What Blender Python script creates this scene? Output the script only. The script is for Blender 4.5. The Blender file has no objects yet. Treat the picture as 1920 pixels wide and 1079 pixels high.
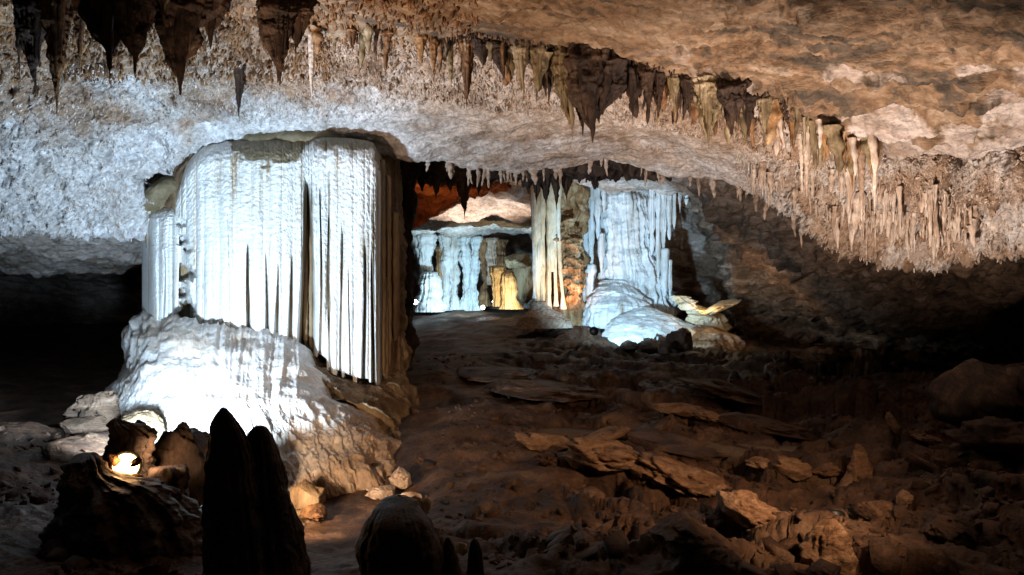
import bpy, math, random
import numpy as np
from mathutils import Vector, Matrix

rng = random.Random(7)
F = 1507.0
CX, CY = 960.0, 539.5
scn = bpy.context.scene
col = scn.collection

# ---------------------------------------------------------------- points
def P(px, py, d):
    """a point seen at (px, py) of the photograph, d metres in front of the camera"""
    return np.array([(px - CX) / F * d, d, (CY - py) / F * d])

def proj(V):
    y = np.maximum(V[..., 1], 1e-3)
    return CX + V[..., 0] / y * F, CY - V[..., 2] / y * F

# ---------------------------------------------------------------- noise
_perm = np.random.RandomState(3).permutation(256).astype(np.int64)
_perm = np.concatenate([_perm, _perm, _perm])
_g = np.random.RandomState(5).normal(size=(256, 3)).astype(np.float32)
_g /= np.linalg.norm(_g, axis=1)[:, None]

def pn(V, seed=0):
    V = np.asarray(V, dtype=np.float32) + np.float32(seed * 17.31 + 100.5)
    I = np.floor(V).astype(np.int64)
    f = V - I
    u = f * f * f * (f * (f * 6 - 15) + 10)
    I &= 255
    out = 0
    for a in (0, 1):
        wa = u[..., 0] if a else 1 - u[..., 0]
        pa = _perm[(I[..., 0] + a) & 255]
        for b in (0, 1):
            wb = u[..., 1] if b else 1 - u[..., 1]
            pb = _perm[pa + ((I[..., 1] + b) & 255)]
            for c in (0, 1):
                wc = u[..., 2] if c else 1 - u[..., 2]
                g = _g[_perm[pb + ((I[..., 2] + c) & 255)]]
                d = g[..., 0] * (f[..., 0] - a) + g[..., 1] * (f[..., 1] - b) + g[..., 2] * (f[..., 2] - c)
                out = out + wa * wb * wc * d
    return out * 1.6

def fbm(V, sc, octv=4, seed=0, gain=.5, lac=2.05):
    V = V * np.asarray(sc, dtype=float)
    a, o = 1.0, 0
    for k in range(octv):
        o = o + a * pn(V, seed + k)
        V = V * lac
        a *= gain
    return o

def ridge(V, sc, octv=4, seed=0, gain=.5, lac=2.1):
    V = V * np.asarray(sc, dtype=float)
    a, o = 1.0, 0
    for k in range(octv):
        o = o + a * (1 - 2.2 * np.abs(pn(V, seed + k)))
        V = V * lac
        a *= gain
    return o

def sst(x, a, b):
    t = np.clip((x - a) / (b - a), 0, 1)
    return t * t * (3 - 2 * t)

def rotz(V, deg):
    c, s = math.cos(math.radians(deg)), math.sin(math.radians(deg))
    return np.stack([V[..., 0] * c - V[..., 1] * s, V[..., 0] * s + V[..., 1] * c, V[..., 2]], -1)

# ---------------------------------------------------------------- splines
def catmull(K, t):
    """K (n, ...) control values at 0..n-1, t sample positions"""
    n = len(K)
    i = np.clip(np.floor(t).astype(int), 0, n - 2)
    f = t - i
    f = f.reshape((-1,) + (1,) * (K.ndim - 1))
    p1, p2 = K[i], K[i + 1]
    p0 = K[np.maximum(i - 1, 0)]
    p3 = K[np.minimum(i + 2, n - 1)]
    m1, m2 = (p2 - p0) * .5, (p3 - p1) * .5
    f2, f3 = f * f, f * f * f
    return (2 * f3 - 3 * f2 + 1) * p1 + (f3 - 2 * f2 + f) * m1 + (-2 * f3 + 3 * f2) * p2 + (f3 - f2) * m2

def spread(lengths, n):
    L = np.concatenate([[0], np.cumsum(lengths)])
    return np.interp(np.linspace(0, L[-1], n), L, np.arange(len(L)))

def normals(G, closed=False):
    if closed:
        du = np.roll(G, -1, 1) - np.roll(G, 1, 1)
    else:
        du = np.gradient(G, axis=1)
    dv = np.gradient(G, axis=0)
    N = np.cross(du, dv)
    N /= np.linalg.norm(N, axis=-1, keepdims=True) + 1e-9
    return N

def loft(rows, nu, nv, wu=None, wv=None):
    K = np.array(rows, dtype=float)          # R, C, 3
    R, C = K.shape[:2]
    if wu is None: wu = np.ones(C - 1)
    if wv is None: wv = np.ones(R - 1)
    A = catmull(K, spread(wv, nv))
    B = catmull(np.swapaxes(A, 0, 1), spread(wu, nu))
    return np.swapaxes(B, 0, 1)

# ---------------------------------------------------------------- meshes
def grid_faces(nv, nu, closed=False, off=0):
    i = np.arange(nv - 1)[:, None]
    j = np.arange(nu if closed else nu - 1)[None, :]
    j2 = (j + 1) % nu
    a = i * nu + j; b = i * nu + j2; c = (i + 1) * nu + j2; d = (i + 1) * nu + j
    return np.stack([a, b, c, d], -1).reshape(-1, 4) + off

def mesh_np(name, V, Q, smooth=True):
    V = np.ascontiguousarray(V.reshape(-1, 3), dtype=np.float32)
    Q = np.ascontiguousarray(Q, dtype=np.int32)
    k = Q.shape[1]
    me = bpy.data.meshes.new(name)
    me.vertices.add(len(V)); me.vertices.foreach_set('co', V.ravel())
    me.loops.add(Q.size); me.loops.foreach_set('vertex_index', Q.ravel())
    me.polygons.add(len(Q))
    me.polygons.foreach_set('loop_start', np.arange(0, Q.size, k, dtype=np.int32))
    if smooth: me.polygons.foreach_set('use_smooth', np.ones(len(Q), dtype=bool))
    me.update(calc_edges=True)
    me.validate()
    return me

def set_attr(me, vals):
    a = me.attributes.new('deposit_and_light', 'FLOAT', 'POINT')
    a.data.foreach_set('value', np.clip(vals, 0, 1).astype(np.float32).ravel())

def link(name, me, mat, parent=None, loc=None):
    o = bpy.data.objects.new(name, me)
    if mat and me and not me.materials: me.materials.append(mat)
    col.objects.link(o)
    if parent: o.parent = parent
    if loc is not None: o.location = loc
    return o

def centred(name, V, Q, mat, parent=None, origin=None, smooth=True):
    """one mesh object whose origin is at a sensible point of the thing; parents sit at the world origin offset"""
    V = V.reshape(-1, 3)
    if origin is None: origin = V.mean(0)
    base = np.array(parent.location) if parent else np.zeros(3)
    me = mesh_np(name, V - origin, Q, smooth)
    return link(name, me, mat, parent, Vector(origin - base))

def tag(o, label, cat, group=None, kind=None):
    if label: o['label'] = label
    if cat: o['category'] = cat
    if group: o['group'] = group
    o['kind'] = kind or 'thing'
    return o

def empty(name, loc, label, cat, group=None):
    o = bpy.data.objects.new(name, None)
    o.empty_display_size = .2
    col.objects.link(o); o.location = Vector(loc)
    return tag(o, label, cat, group)

def ring_loft(rows, n_around=96, n_down=120, disp=None, caps=True):
    """rows: (py, pxL, pxR, depth of the axis, depth ratio) -> grid of points around a bent axis"""
    rows = sorted(rows, key=lambda r: r[0])
    K = []
    for (py, a, b, d, q) in rows:
        c = P((a + b) / 2, py, d)
        K.append([c[0], c[1], c[2], abs(b - a) / 2 / F * d, q])
    K = np.array(K)
    zz = np.abs(np.diff(K[:, 2])) + np.abs(np.diff(K[:, 3])) * .6 + 1e-4
    A = catmull(K, spread(zz, n_down))
    A[:, 3] = np.maximum(A[:, 3], 1e-4)
    th = np.linspace(0, 2 * np.pi, n_around, endpoint=False)
    # start at the back so that the seam is out of sight
    cx, cy = np.sin(th), np.cos(th)
    G = np.zeros((n_down, n_around, 3))
    G[..., 0] = A[:, None, 0] + A[:, None, 3] * cx[None]
    G[..., 1] = A[:, None, 1] + A[:, None, 3] * A[:, None, 4] * cy[None]
    G[..., 2] = A[:, None, 2]
    N = np.zeros_like(G)
    N[..., 0] = cx[None]; N[..., 1] = cy[None]
    if disp is not None:
        G = G + N * disp(G, th[None, :] + 0 * A[:, None, 0], A[:, None, 3] + 0 * th[None])[..., None]
    Q = grid_faces(n_down, n_around, True)
    return G, Q, A

def lumpy(amp=.02, sc=6, seed=0, flute=0., ff=9, zf=.6, octv=4):
    def f(G, th, R):
        k = np.minimum(R / .1, 1.)
        d = amp * fbm(G, sc, octv, seed) * (.3 + .7 * k)
        if flute:
            q = np.stack([np.cos(th) * ff * .35, np.sin(th) * ff * .35, G[..., 2] * zf], -1)
            d = d + flute * ridge(q, 1., 2, seed + 9) * np.minimum(R / .08, 1.)
        return d
    return f

# ---------------------------------------------------------------- materials
def rock(name, cols, sc=2.0, stretch=(1, 1, 1), rot=(0, 0, 0), bump=.5, bdist=.02, bsc=28, rough=.75, spec=.3, fine=.5, pos=None, warp=.6, dep=None):
    m = bpy.data.materials.new(name); m.use_nodes = True
    nt = m.node_tree; n = nt.nodes; L = nt.links
    bs = n['Principled BSDF']
    bs.inputs['Roughness'].default_value = rough
    bs.inputs['Specular IOR Level'].default_value = spec
    geo = n.new('ShaderNodeNewGeometry')
    mp = n.new('ShaderNodeMapping'); mp.inputs['Scale'].default_value = stretch; mp.inputs['Rotation'].default_value = rot
    L.new(geo.outputs['Position'], mp.inputs['Vector'])
    n1 = n.new('ShaderNodeTexNoise'); n1.inputs['Scale'].default_value = sc; n1.inputs['Detail'].default_value = 9
    n1.inputs['Roughness'].default_value = .62; n1.inputs['Distortion'].default_value = warp
    L.new(mp.outputs[0], n1.inputs['Vector'])
    cr = n.new('ShaderNodeValToRGB')
    el = cr.color_ramp.elements
    k = len(cols)
    ps = pos or [.34 + .32 * i / max(k - 1, 1) for i in range(k)]
    while len(el) < k: el.new(.5)
    for i, c in enumerate(cols):
        el[i].position = ps[i]; el[i].color = (*c, 1)
    L.new(n1.outputs[0], cr.inputs[0])
    n2 = n.new('ShaderNodeTexNoise'); n2.inputs['Scale'].default_value = sc * 9; n2.inputs['Detail'].default_value = 6; n2.inputs['Roughness'].default_value = .7
    L.new(mp.outputs[0], n2.inputs['Vector'])
    mr = n.new('ShaderNodeMapRange'); mr.inputs[1].default_value = .3; mr.inputs[2].default_value = .7
    mr.inputs[3].default_value = 1 - fine; mr.inputs[4].default_value = 1 + fine * .45
    L.new(n2.outputs[0], mr.inputs[0])
    mx = n.new('ShaderNodeVectorMath'); mx.operation = 'SCALE'
    if dep:
        at = n.new('ShaderNodeAttribute'); at.attribute_name = 'deposit_and_light'
        c2 = n.new('ShaderNodeValToRGB'); c2.color_ramp.elements[0].position = .35; c2.color_ramp.elements[1].position = .62
        c2.color_ramp.elements[0].color = (*dep[0], 1); c2.color_ramp.elements[1].color = (*dep[1], 1)
        L.new(n1.outputs[0], c2.inputs[0])
        mm = n.new('ShaderNodeMix'); mm.data_type = 'RGBA'
        L.new(at.outputs['Fac'], mm.inputs[0]); L.new(cr.outputs[0], mm.inputs[6]); L.new(c2.outputs[0], mm.inputs[7])
        L.new(mm.outputs[2], mx.inputs[0])
    else:
        L.new(cr.outputs[0], mx.inputs[0])
    L.new(mr.outputs[0], mx.inputs['Scale'])
    L.new(mx.outputs[0], bs.inputs['Base Color'])
    n3 = n.new('ShaderNodeTexNoise'); n3.inputs['Scale'].default_value = bsc; n3.inputs['Detail'].default_value = 8; n3.inputs['Roughness'].default_value = .68
    L.new(mp.outputs[0], n3.inputs['Vector'])
    bp = n.new('ShaderNodeBump'); bp.inputs['Strength'].default_value = bump; bp.inputs['Distance'].default_value = bdist
    L.new(n3.outputs[0], bp.inputs['Height'])
    L.new(bp.outputs[0], bs.inputs['Normal'])
    return m

def glow(name, colr, s):
    m = bpy.data.materials.new(name); m.use_nodes = True
    b = m.node_tree.nodes['Principled BSDF']
    b.inputs['Base Color'].default_value = (.8, .8, .8, 1)
    b.inputs['Emission Color'].default_value = (*colr, 1); b.inputs['Emission Strength'].default_value = s
    return m

def metal(name, c):
    m = bpy.data.materials.new(name); m.use_nodes = True
    b = m.node_tree.nodes['Principled BSDF']
    b.inputs['Base Color'].default_value = (*c, 1); b.inputs['Metallic'].default_value = .6; b.inputs['Roughness'].default_value = .5
    return m

M = dict(
    ledge=rock('ochre limestone', [(.04, .03, .024), (.11, .08, .055), (.21, .125, .07), (.27, .185, .12), (.38, .29, .22)], 1.5, (.55, 1.7, 1.7), (0, 0, .5), .9, .04, 11, fine=.55, pos=[.34, .43, .49, .57, .68], warp=1.4, dep=((.30, .22, .17), (.60, .53, .50))),
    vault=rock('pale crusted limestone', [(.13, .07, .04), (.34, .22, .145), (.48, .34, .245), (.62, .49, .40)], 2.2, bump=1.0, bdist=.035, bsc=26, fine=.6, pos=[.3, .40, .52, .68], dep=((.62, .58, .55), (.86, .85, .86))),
    crust=rock('white cave coral', [(.36, .25, .18), (.60, .50, .43), (.76, .73, .72)], 3, bump=.6, bdist=.01, bsc=60, fine=.35),
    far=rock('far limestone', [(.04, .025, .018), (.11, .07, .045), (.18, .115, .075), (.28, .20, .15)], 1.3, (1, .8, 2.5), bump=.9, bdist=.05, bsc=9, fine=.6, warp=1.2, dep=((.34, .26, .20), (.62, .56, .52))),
    floor=rock('brown clay rock', [(.022, .012, .007), (.065, .033, .018), (.12, .062, .034), (.185, .115, .07)], 2.6, bump=.9, bdist=.03, bsc=22, fine=.55, rough=.62, spec=.4, warp=1.0),
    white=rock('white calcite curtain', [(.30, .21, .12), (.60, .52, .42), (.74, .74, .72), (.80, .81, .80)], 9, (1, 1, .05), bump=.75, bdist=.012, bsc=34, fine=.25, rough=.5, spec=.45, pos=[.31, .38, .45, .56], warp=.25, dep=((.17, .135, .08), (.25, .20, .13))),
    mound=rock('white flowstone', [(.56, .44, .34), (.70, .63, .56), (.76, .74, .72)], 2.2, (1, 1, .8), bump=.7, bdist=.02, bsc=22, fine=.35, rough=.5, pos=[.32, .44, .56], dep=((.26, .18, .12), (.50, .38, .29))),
    core=rock('tan flowstone', [(.10, .06, .035), (.26, .18, .10), (.36, .28, .18)], 4, (1, 1, .15), bump=.8, bdist=.02, bsc=22, fine=.4, warp=.3),
    cap=rock('olive tan flowstone', [(.13, .10, .055), (.19, .15, .085), (.27, .22, .14)], 3, bump=.6, bdist=.02, bsc=20, fine=.3),
    dark=rock('dark brown dripstone', [(.02, .012, .009), (.045, .026, .018), (.10, .058, .036)], 6, (1, 1, .35), bump=.9, bdist=.02, bsc=24, fine=.5),
    brown=rock('rust brown dripstone', [(.07, .035, .02), (.20, .10, .045), (.36, .20, .09)], 7, (1, 1, .3), bump=.9, bdist=.015, bsc=30, fine=.5),
    olive=rock('olive dripstone', [(.10, .07, .04), (.24, .18, .10), (.42, .34, .24)], 8, (1, 1, .2), bump=.9, bdist=.015, bsc=30, fine=.5),
    straw=rock('pink tan dripstone', [(.28, .18, .12), (.52, .41, .33), (.66, .58, .52)], 7, (1, 1, .3), bump=.6, bdist=.01, bsc=40, fine=.4),
    orange=rock('orange dripstone', [(.12, .05, .02), (.32, .17, .07), (.50, .36, .22)], 6, (1, 1, .3), bump=.9, bdist=.02, bsc=26, fine=.4),
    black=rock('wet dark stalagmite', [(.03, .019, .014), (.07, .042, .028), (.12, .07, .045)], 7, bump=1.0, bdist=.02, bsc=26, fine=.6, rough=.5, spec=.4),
    blue=rock('white far calcite', [(.40, .32, .24), (.62, .62, .60), (.78, .80, .80)], 3.5, (1, 1, .08), bump=.7, bdist=.03, bsc=14, fine=.3, pos=[.3, .42, .54], warp=.3),
    cream=rock('cream calcite', [(.45, .32, .16), (.66, .54, .36), (.76, .70, .58)], 4, (1, 1, .3), bump=.6, bdist=.02, bsc=20, fine=.3),
    slab=rock('rusty slab rock', [(.10, .055, .03), (.28, .16, .09), (.42, .28, .18)], 5, (1, 1, 2.5), bump=.9, bdist=.02, bsc=30, fine=.5),
    red=rock('red limestone', [(.10, .03, .015), (.36, .10, .03), (.50, .20, .08)], 1.6, bump=.8, bdist=.05, bsc=9, fine=.4),
    path=rock('grey walkway', [(.10, .075, .055), (.15, .115, .09)], 4, bump=.5, bdist=.01, bsc=40, fine=.3),
    housing=metal('black lamp housing', (.03, .03, .03)),
    bulb_w=glow('warm lamp lens', (1, .62, .22), 22),
    bulb_c=glow('cool lamp lens', (.8, .92, 1), 40),
)

# ================================================================ CEILING
X = [-420, -50, 240, 330, 430, 590, 760, 1000, 1200, 1400, 1600, 1760, 1920, 2350]
lip = [20, 28, 30, 14, 14, 45, 66, 98, 138, 182, 246, 262, 236, 230]
lipD = [7.0, 7.0, 7.0, 7.0, 7.0, 6.9, 6.9, 6.8, 6.8, 6.8, 6.8, 6.7, 6.4, 5.6]

def wrow(y, z, spread_=1.0):
    return [np.array([(x - CX) / F * 5.0 * spread_, y, z]) for x in X]

rowsA = [
    wrow(-2.5, 2.6), wrow(1.5, 2.55),
    [P(x, -110 + 30 * (x > 1400), d) for x, d in zip(X, [5.2, 5.2, 5.2, 5.2, 5.2, 5.1, 5.0, 4.9, 4.7, 4.5, 4.3, 4.2, 4.0, 3.6])],
    [P(x, (l - 75) * .5 + 4 * math.sin(i), d) for i, (x, l, d) in enumerate(zip(X, lip, [6.1, 6.1, 6.1, 6.1, 6.1, 6.0, 5.9, 5.8, 5.7, 5.6, 5.4, 5.2, 5.0, 4.5]))],
    [P(x, l - 12, d - .25) for x, l, d in zip(X, lip, lipD)],
    [P(x, l, d) for x, l, d in zip(X, lip, lipD)],
    [P(x, l - 26, d + .12) for x, l, d in zip(X, lip, lipD)],
]
GA = loft(rowsA, 620, 330, wu=np.diff(X) / 100, wv=[1.2, 2.2, 2.2, 2.4, .8, .5])
NA = normals(GA)
NA *= np.sign((NA * (-GA + [0, 0, 0])).sum(-1).mean())
pxA, pyA = proj(GA)
R = rotz(GA, 30)
edge = sst(pxA, 1000, 1400)
dA = .10 * fbm(GA, (.7, 1.2, 1.2), 3, 1) + .035 * fbm(GA, 4, 5, 5, .62)
dA += edge * (.10 * ridge(R, (1.0, 3.2, 3.0), 5, 11, .55)) + (1 - edge) * .03 * ridge(R, (3, 6, 6), 4, 15, .6)
dA += .02 * np.abs(fbm(GA, 16, 3, 31))
GA2 = GA + NA * dA[..., None]
o = link('ceiling_ledge', mesh_np('ceiling_ledge', GA2, grid_faces(*GA2.shape[:2])), M['ledge'])
_lim = np.interp(pxA, [1000, 1450, 1600, 1750, 1920, 2300], [140, 165, 205, 190, 120, 60])
_nz = fbm(GA, (1.6, 2.4, 2.4), 6, 141, .62)
set_attr(o.data, sst(pyA + _nz * 120 - _lim, -14, 22) * sst(pxA, 1100, 1500))
tag(o, 'rough ochre rock ceiling overhead ending in a ledge of stalactites', None, kind='structure')

rim =  [425, 418, 405, 308, 258, 250, 288, 312, 310, 345, 436, 462, 428, 405]
rimD = [9.4, 9.4, 9.3, 9.15, 9.0, 9.0, 9.5, 10.1, 10.1, 9.6, 8.7, 8.1, 7.4, 6.6]
def lerp(a, b, t): return a + (b - a) * t
rowsB = [[P(x, l - 60, d + .5) for x, l, d in zip(X, lip, lipD)]]
for t in (0, .33, .66, .9, 1.0):
    r = []
    for x, l, d, rp, rd in zip(X, lip, lipD, rim, rimD):
        py = lerp(l + 6, rp, t)
        bulge = -.25 * math.sin(t * math.pi) * (1 if x > 1450 else .35)
        r.append(P(x, py, lerp(d + .45, rd, t) + bulge))
    rowsB.append(r)
rowsB.append([P(x, rp - 4, rd + .18) for x, rp, rd in zip(X, rim, rimD)])
rowsB.append([P(x, rp - 60, rd + .9) for x, rp, rd in zip(X, rim, rimD)])
GB = loft(rowsB, 860, 400, wu=np.diff(X) / 100, wv=[.5, 3, 3, 2, 1, .5, .5])
NB = normals(GB)
NB *= np.sign((NB * -GB).sum(-1).mean())
pxB, pyB = proj(GB)
left = 1 - sst(pxB, 560, 900)
right = sst(pxB, 1360, 1560)
tB = (np.arange(GB.shape[0]) / GB.shape[0])[:, None] + 0 * pxB
smoothband = (1 - left) * (1 - right) * sst(tB, .38, .55)
calm = sst(pxB, 230, 330) * (1 - sst(pxB, 800, 900)) * sst(pyB, 190, 235)
fu = (left + right * .9 + (1 - smoothband) * .6) * (1 - .8 * calm)
dB = .10 * fbm(GB, (.9, 1.3, 1.3), 3, 41) + .03 * fbm(GB, 5, 4, 45)
dB += np.clip(fu, .10, 1) * (.085 * ridge(GB, (5.5, 6.5, 4.5), 5, 51, .62) - .05)
dB += right * .10 * ridge(GB, (7, 4, 1.2), 3, 57, .6)
dB += np.clip(fu, .08, 1) * .028 * np.abs(fbm(GB, 19, 3, 61, .6))
dB += .012 * ridge(rotz(GB, 12), (1.2, 9, 9), 3, 66) * smoothband
dB -= .9 * (1 - sst(np.sqrt(((pxB - 288) / 30) ** 2 + ((pyB - 338) / 22) ** 2) + .5 * fbm(GB, 6, 3, 77), .5, 1.1))
# hanging lobes of the left wall
dB += left * .12 * ridge(GB, (2.4, 1.2, 1.0), 2, 71) * sst(pyB, 230, 380)
GB2 = GB + NB * dB[..., None]
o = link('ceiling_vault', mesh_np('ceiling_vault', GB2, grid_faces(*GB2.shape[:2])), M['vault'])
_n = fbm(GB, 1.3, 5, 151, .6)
set_attr(o.data, np.maximum(np.maximum(left, 1 - sst(pxB, 620, 960)) * sst(pyB + 90 * _n, 130, 235), .35 * sst(pyB + 60 * _n, 250, 320) * (1 - right)) + .8 * right * sst(_n, -.4, .4))  # white here also paints the cool lamp's brightness into lower left and rim
tag(o, 'pale crusted ceiling slope sinking behind the ledge to its fringed rim', None, kind='structure')

X2 = [-420, -50, 260, 500, 760, 870, 1000, 1150, 1300, 1400, 1550, 1700, 1920, 2350]
far_py = [
    [380, 370, 350, 220, 240, 262, 272, 272, 300, 330, 395, 420, 395, 380],
    [425, 420, 415, 300, 300, 316, 322, 326, 345, 380, 450, 476, 450, 450],
    [455, 450, 455, 335, 335, 340, 340, 336, 352, 420, 500, 520, 500, 500],
    [480, 475, 480, 400, 392, 390, 390, 356, 366, 470, 550, 570, 550, 550],
    [500, 500, 500, 440, 436, 434, 436, 430, 470, 530, 590, 610, 600, 600],
    [520, 520, 520, 470, 450, 450, 455, 500, 540, 580, 620, 640, 650, 650],
    [620, 620, 620, 620, 620, 620, 620, 620, 630, 650, 670, 690, 710, 710]]
far_D = [
    [10.2, 10.2, 10.3, 10.8, 11, 11, 11, 11, 10.6, 10.2, 9.4, 8.9, 8, 7.5],
    [10.4, 10.4, 10.5, 13, 13, 13, 13, 12.6, 12, 11.2, 10.2, 9.6, 8.6, 8],
    [11.3, 11.3, 11.5, 15, 15, 15.5, 15.5, 15, 13.8, 12.5, 11.3, 10.5, 9.4, 9],
    [13, 13, 13, 18, 18, 19, 18.5, 17.2, 16.6, 13.8, 12.5, 11.5, 10.5, 10],
    [17, 17, 17, 24, 25, 25, 25, 20, 18.4, 15.5, 14, 13, 12, 11],
    [27, 27, 27, 28, 28, 28, 28, 21.5, 19.5, 17, 15.5, 14.5, 13.5, 12],
    [28, 28, 28, 28.5, 28.5, 28.5, 28.5, 22.5, 20.5, 18.5, 17, 16, 15, 13.5]]
rowsC = [[P(x, a, d) for x, a, d in zip(X2, pr, dr)] for pr, dr in zip(far_py, far_D)]
GC = loft(rowsC, 620, 330, wu=np.diff(X2) / 100, wv=[1, 1, 1.3, 1.3, 1, 1.3])
NC = normals(GC); NC *= np.sign((NC * -GC).sum(-1).mean())
pxC, pyC = proj(GC)
dC = .22 * fbm(GC, (.5, .5, .9), 3, 81) + .10 * ridge(rotz(GC, -25), (.8, .8, 3.2), 4, 85, .55) + .05 * fbm(GC, 4, 4, 90, .6)
dC += .10 * sst(pxC, 1250, 1400) * ridge(rotz(GC, -20), (1.6, 1.6, 4.0), 4, 95, .6)
GC2 = GC + NC * (dC - .1)[..., None]
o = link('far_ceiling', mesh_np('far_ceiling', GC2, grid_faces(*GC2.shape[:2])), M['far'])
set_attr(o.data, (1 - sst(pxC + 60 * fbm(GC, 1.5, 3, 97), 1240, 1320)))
tag(o, 'layered rock roof of the farther chamber running down to its back wall', None, kind='structure')

# ================================================================ FLOOR
ctrl = [P(*a) for a in [
    (200, 1079, 3.6), (-300, 1000, 4.4), (960, 1079, 3.8), (1700, 1079, 3.7), (2400, 1000, 4.2),
    (0, 1000, 4.2), (0, 850, 6), (100, 812, 7.6), (0, 700, 13), (-300, 700, 13), (150, 660, 20), (-300, 640, 24), (400, 650, 22), (300, 800, 8.5), (500, 760, 9.5),
    (650, 965, 6.2), (560, 1045, 4.7), (850, 960, 5.5), (850, 822, 7.5), (800, 700, 11), (900, 625, 16), (870, 588, 24), (870, 580, 30), (400, 590, 30), (0, 600, 30),
    (1040, 604, 16), (1200, 632, 15), (1300, 648, 14), (1000, 700, 11), (1200, 852, 7), (1000, 850, 7), (1100, 985, 5), (1400, 1000, 4.6), (1400, 760, 9),
    (1600, 862, 6.3), (1600, 700, 11), (1750, 680, 13.5), (1900, 1000, 4.3), (1900, 820, 6.5), (1920, 740, 8), (2400, 780, 7.5), (1300, 610, 20), (1100, 600, 22), (1600, 640, 18), (2200, 700, 14)]]
ctrl += [np.array(a, float) for a in [(-3, 0, -1.3), (0, 0, -1.4), (3, 0, -1.4), (-3, -4, -1.3), (3, -4, -1.4), (-2, 2, -1.35), (2, 2, -1.35)]]
ctrl = np.array(ctrl)
def tps(r):
    return np.where(r > 1e-9, r * r * np.log(np.maximum(r, 1e-9)), 0)
_n = len(ctrl)
_A = np.zeros((_n + 3, _n + 3))
_r = np.linalg.norm(ctrl[:, None, :2] - ctrl[None, :, :2], axis=-1)
_A[:_n, :_n] = tps(_r) + np.eye(_n) * .15
_A[:_n, _n] = 1; _A[:_n, _n + 1:] = ctrl[:, :2]
_A[_n, :_n] = 1; _A[_n + 1:, :_n] = ctrl[:, :2].T
_w = np.linalg.solve(_A, np.concatenate([ctrl[:, 2], [0, 0, 0]]))
def floor_h(x, y):
    o = _w[_n] + _w[_n + 1] * x + _w[_n + 2] * y
    for k in range(_n):
        o = o + _w[k] * tps(np.hypot(x - ctrl[k, 0], y - ctrl[k, 1]))
    return o

nu, nv = 900, 520
U = np.linspace(-560, 2480, nu); D = np.concatenate([[-4, 0.2], np.geomspace(1.2, 31, nv - 2)])
DD, UU = np.meshgrid(D, U, indexing='ij')
fx = (UU - CX) / F * np.maximum(DD, 4.0)
GF = np.stack([fx, DD, floor_h(fx, DD)], -1)
def worley(q, seed=0):
    x, y = q[..., 0], q[..., 1]
    ix, iy = np.floor(x).astype(int), np.floor(y).astype(int)
    f1 = np.full(x.shape, 9.); f2 = np.full(x.shape, 9.)
    h = np.zeros(x.shape); tx = np.zeros(x.shape); ty = np.zeros(x.shape); dx = np.zeros(x.shape); dy = np.zeros(x.shape)
    for a in (-1, 0, 1):
        for b in (-1, 0, 1):
            k = _perm[(_perm[(ix + a + seed * 7) & 255] + iy + b) & 255]
            k2 = _perm[(k + 91) & 255]; k3 = _perm[(k2 + 13) & 255]; k4 = _perm[(k3 + 5) & 255]
            ex = ix + a + k / 255. - x; ey = iy + b + k2 / 255. - y
            d = np.hypot(ex, ey)
            m = d < f1
            f2 = np.where(m, f1, np.minimum(f2, d)); f1 = np.where(m, d, f1)
            h = np.where(m, k3 / 255., h); tx = np.where(m, k4 / 255. - .5, tx); ty = np.where(m, k / 255. - .5, ty)
            dx = np.where(m, ex, dx); dy = np.where(m, ey, dy)
    return f1, f2, h, tx * dx + ty * dy

def floor_detail(V):
    q = rotz(V, 38)
    nearmound = np.exp(-(((V[..., 0] + 1.6) / 1.4) ** 2 + ((V[..., 1] - 5.6) / 1.0) ** 2))
    rgt = sst(V[..., 0], -.9, 1.0)
    warp = np.stack([fbm(V, .8, 2, 101), fbm(V, .8, 2, 103), 0 * V[..., 0]], -1)
    q2 = q + warp * .5
    q2[..., 2] = 0
    h = ridge(q2, (.55, 1.5, 1), 4, 107, .5)
    k = 3.2
    s = h * k
    ter = (np.floor(s) + sst(s - np.floor(s), .35, .95)) / k
    big = .07 * ter * rgt + .08 * fbm(V, .9, 3, 111)
    big += .012 * ridge(q2, (1.2, 4.5, 1), 3, 115, .5) * (rgt * .8 + .2) * sst(-V[..., 1], -14, -6)
    big += .016 * fbm(V, 7, 4, 117, .6) * sst(-V[..., 1], -12, -5)
    zone = rgt * sst(fbm(V, .55, 2, 121) + .25 * sst(V[..., 0], .2, 1.2), -.12, .12)
    for sc_, am, sd in (((.75, 1.9), .24, 1), ((1.9, 4.2), .05, 2)):
        qq = np.stack([(q2[..., 0] + .12 * fbm(V, 3, 2, 123)) * sc_[0], (q2[..., 1] + .08 * fbm(V, 4, 2, 125)) * sc_[1]], -1)
        f1, f2, hh, tl = worley(qq, sd)
        big = big + zone * am * ((hh - .5) + tl * 1.1 - .55 * (1 - sst(f2 - f1, 0, .26)))
    return (big - .10 * rgt) * (1 - .5 * nearmound)
Vf = GF.copy(); Vf[..., 2] = 0
GF[..., 2] += floor_detail(Vf)
NF = normals(GF); NF *= np.sign(NF[..., 2].mean())
_k = (.65 + .35 * sst(GF[..., 0], -.9, 1.0)) * sst(-GF[..., 1], -16, -8)
GF += NF * (_k * (.045 * fbm(GF, (2.5, 2.5, 6), 4, 131, .5) + .006 * ridge(GF, (7, 7, 14), 2, 137, .5)))[..., None]
# right-hand bank
o = link('cave_floor', mesh_np('cave_floor', GF, grid_faces(*GF.shape[:2])), M['floor'])
tag(o, 'dark brown broken rock floor sloping away from the white column', None, kind='structure')
def fd(px, py):
    """depth at which the line of sight through a pixel meets the floor"""
    y = np.geomspace(2.5, 29, 900)
    x = (px - CX) / F * y; z = (CY - py) / F * y
    v = np.stack([x, y, 0 * y], -1)
    below = z < floor_h(x, y) + floor_detail(v)
    return float(y[int(np.argmax(below))]) if below.any() else 25.

def ground(x, y):
    v = np.array([[x, y, 0.]])
    return float(floor_h(np.array([x]), np.array([y]))[0] + floor_detail(v)[0])

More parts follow.
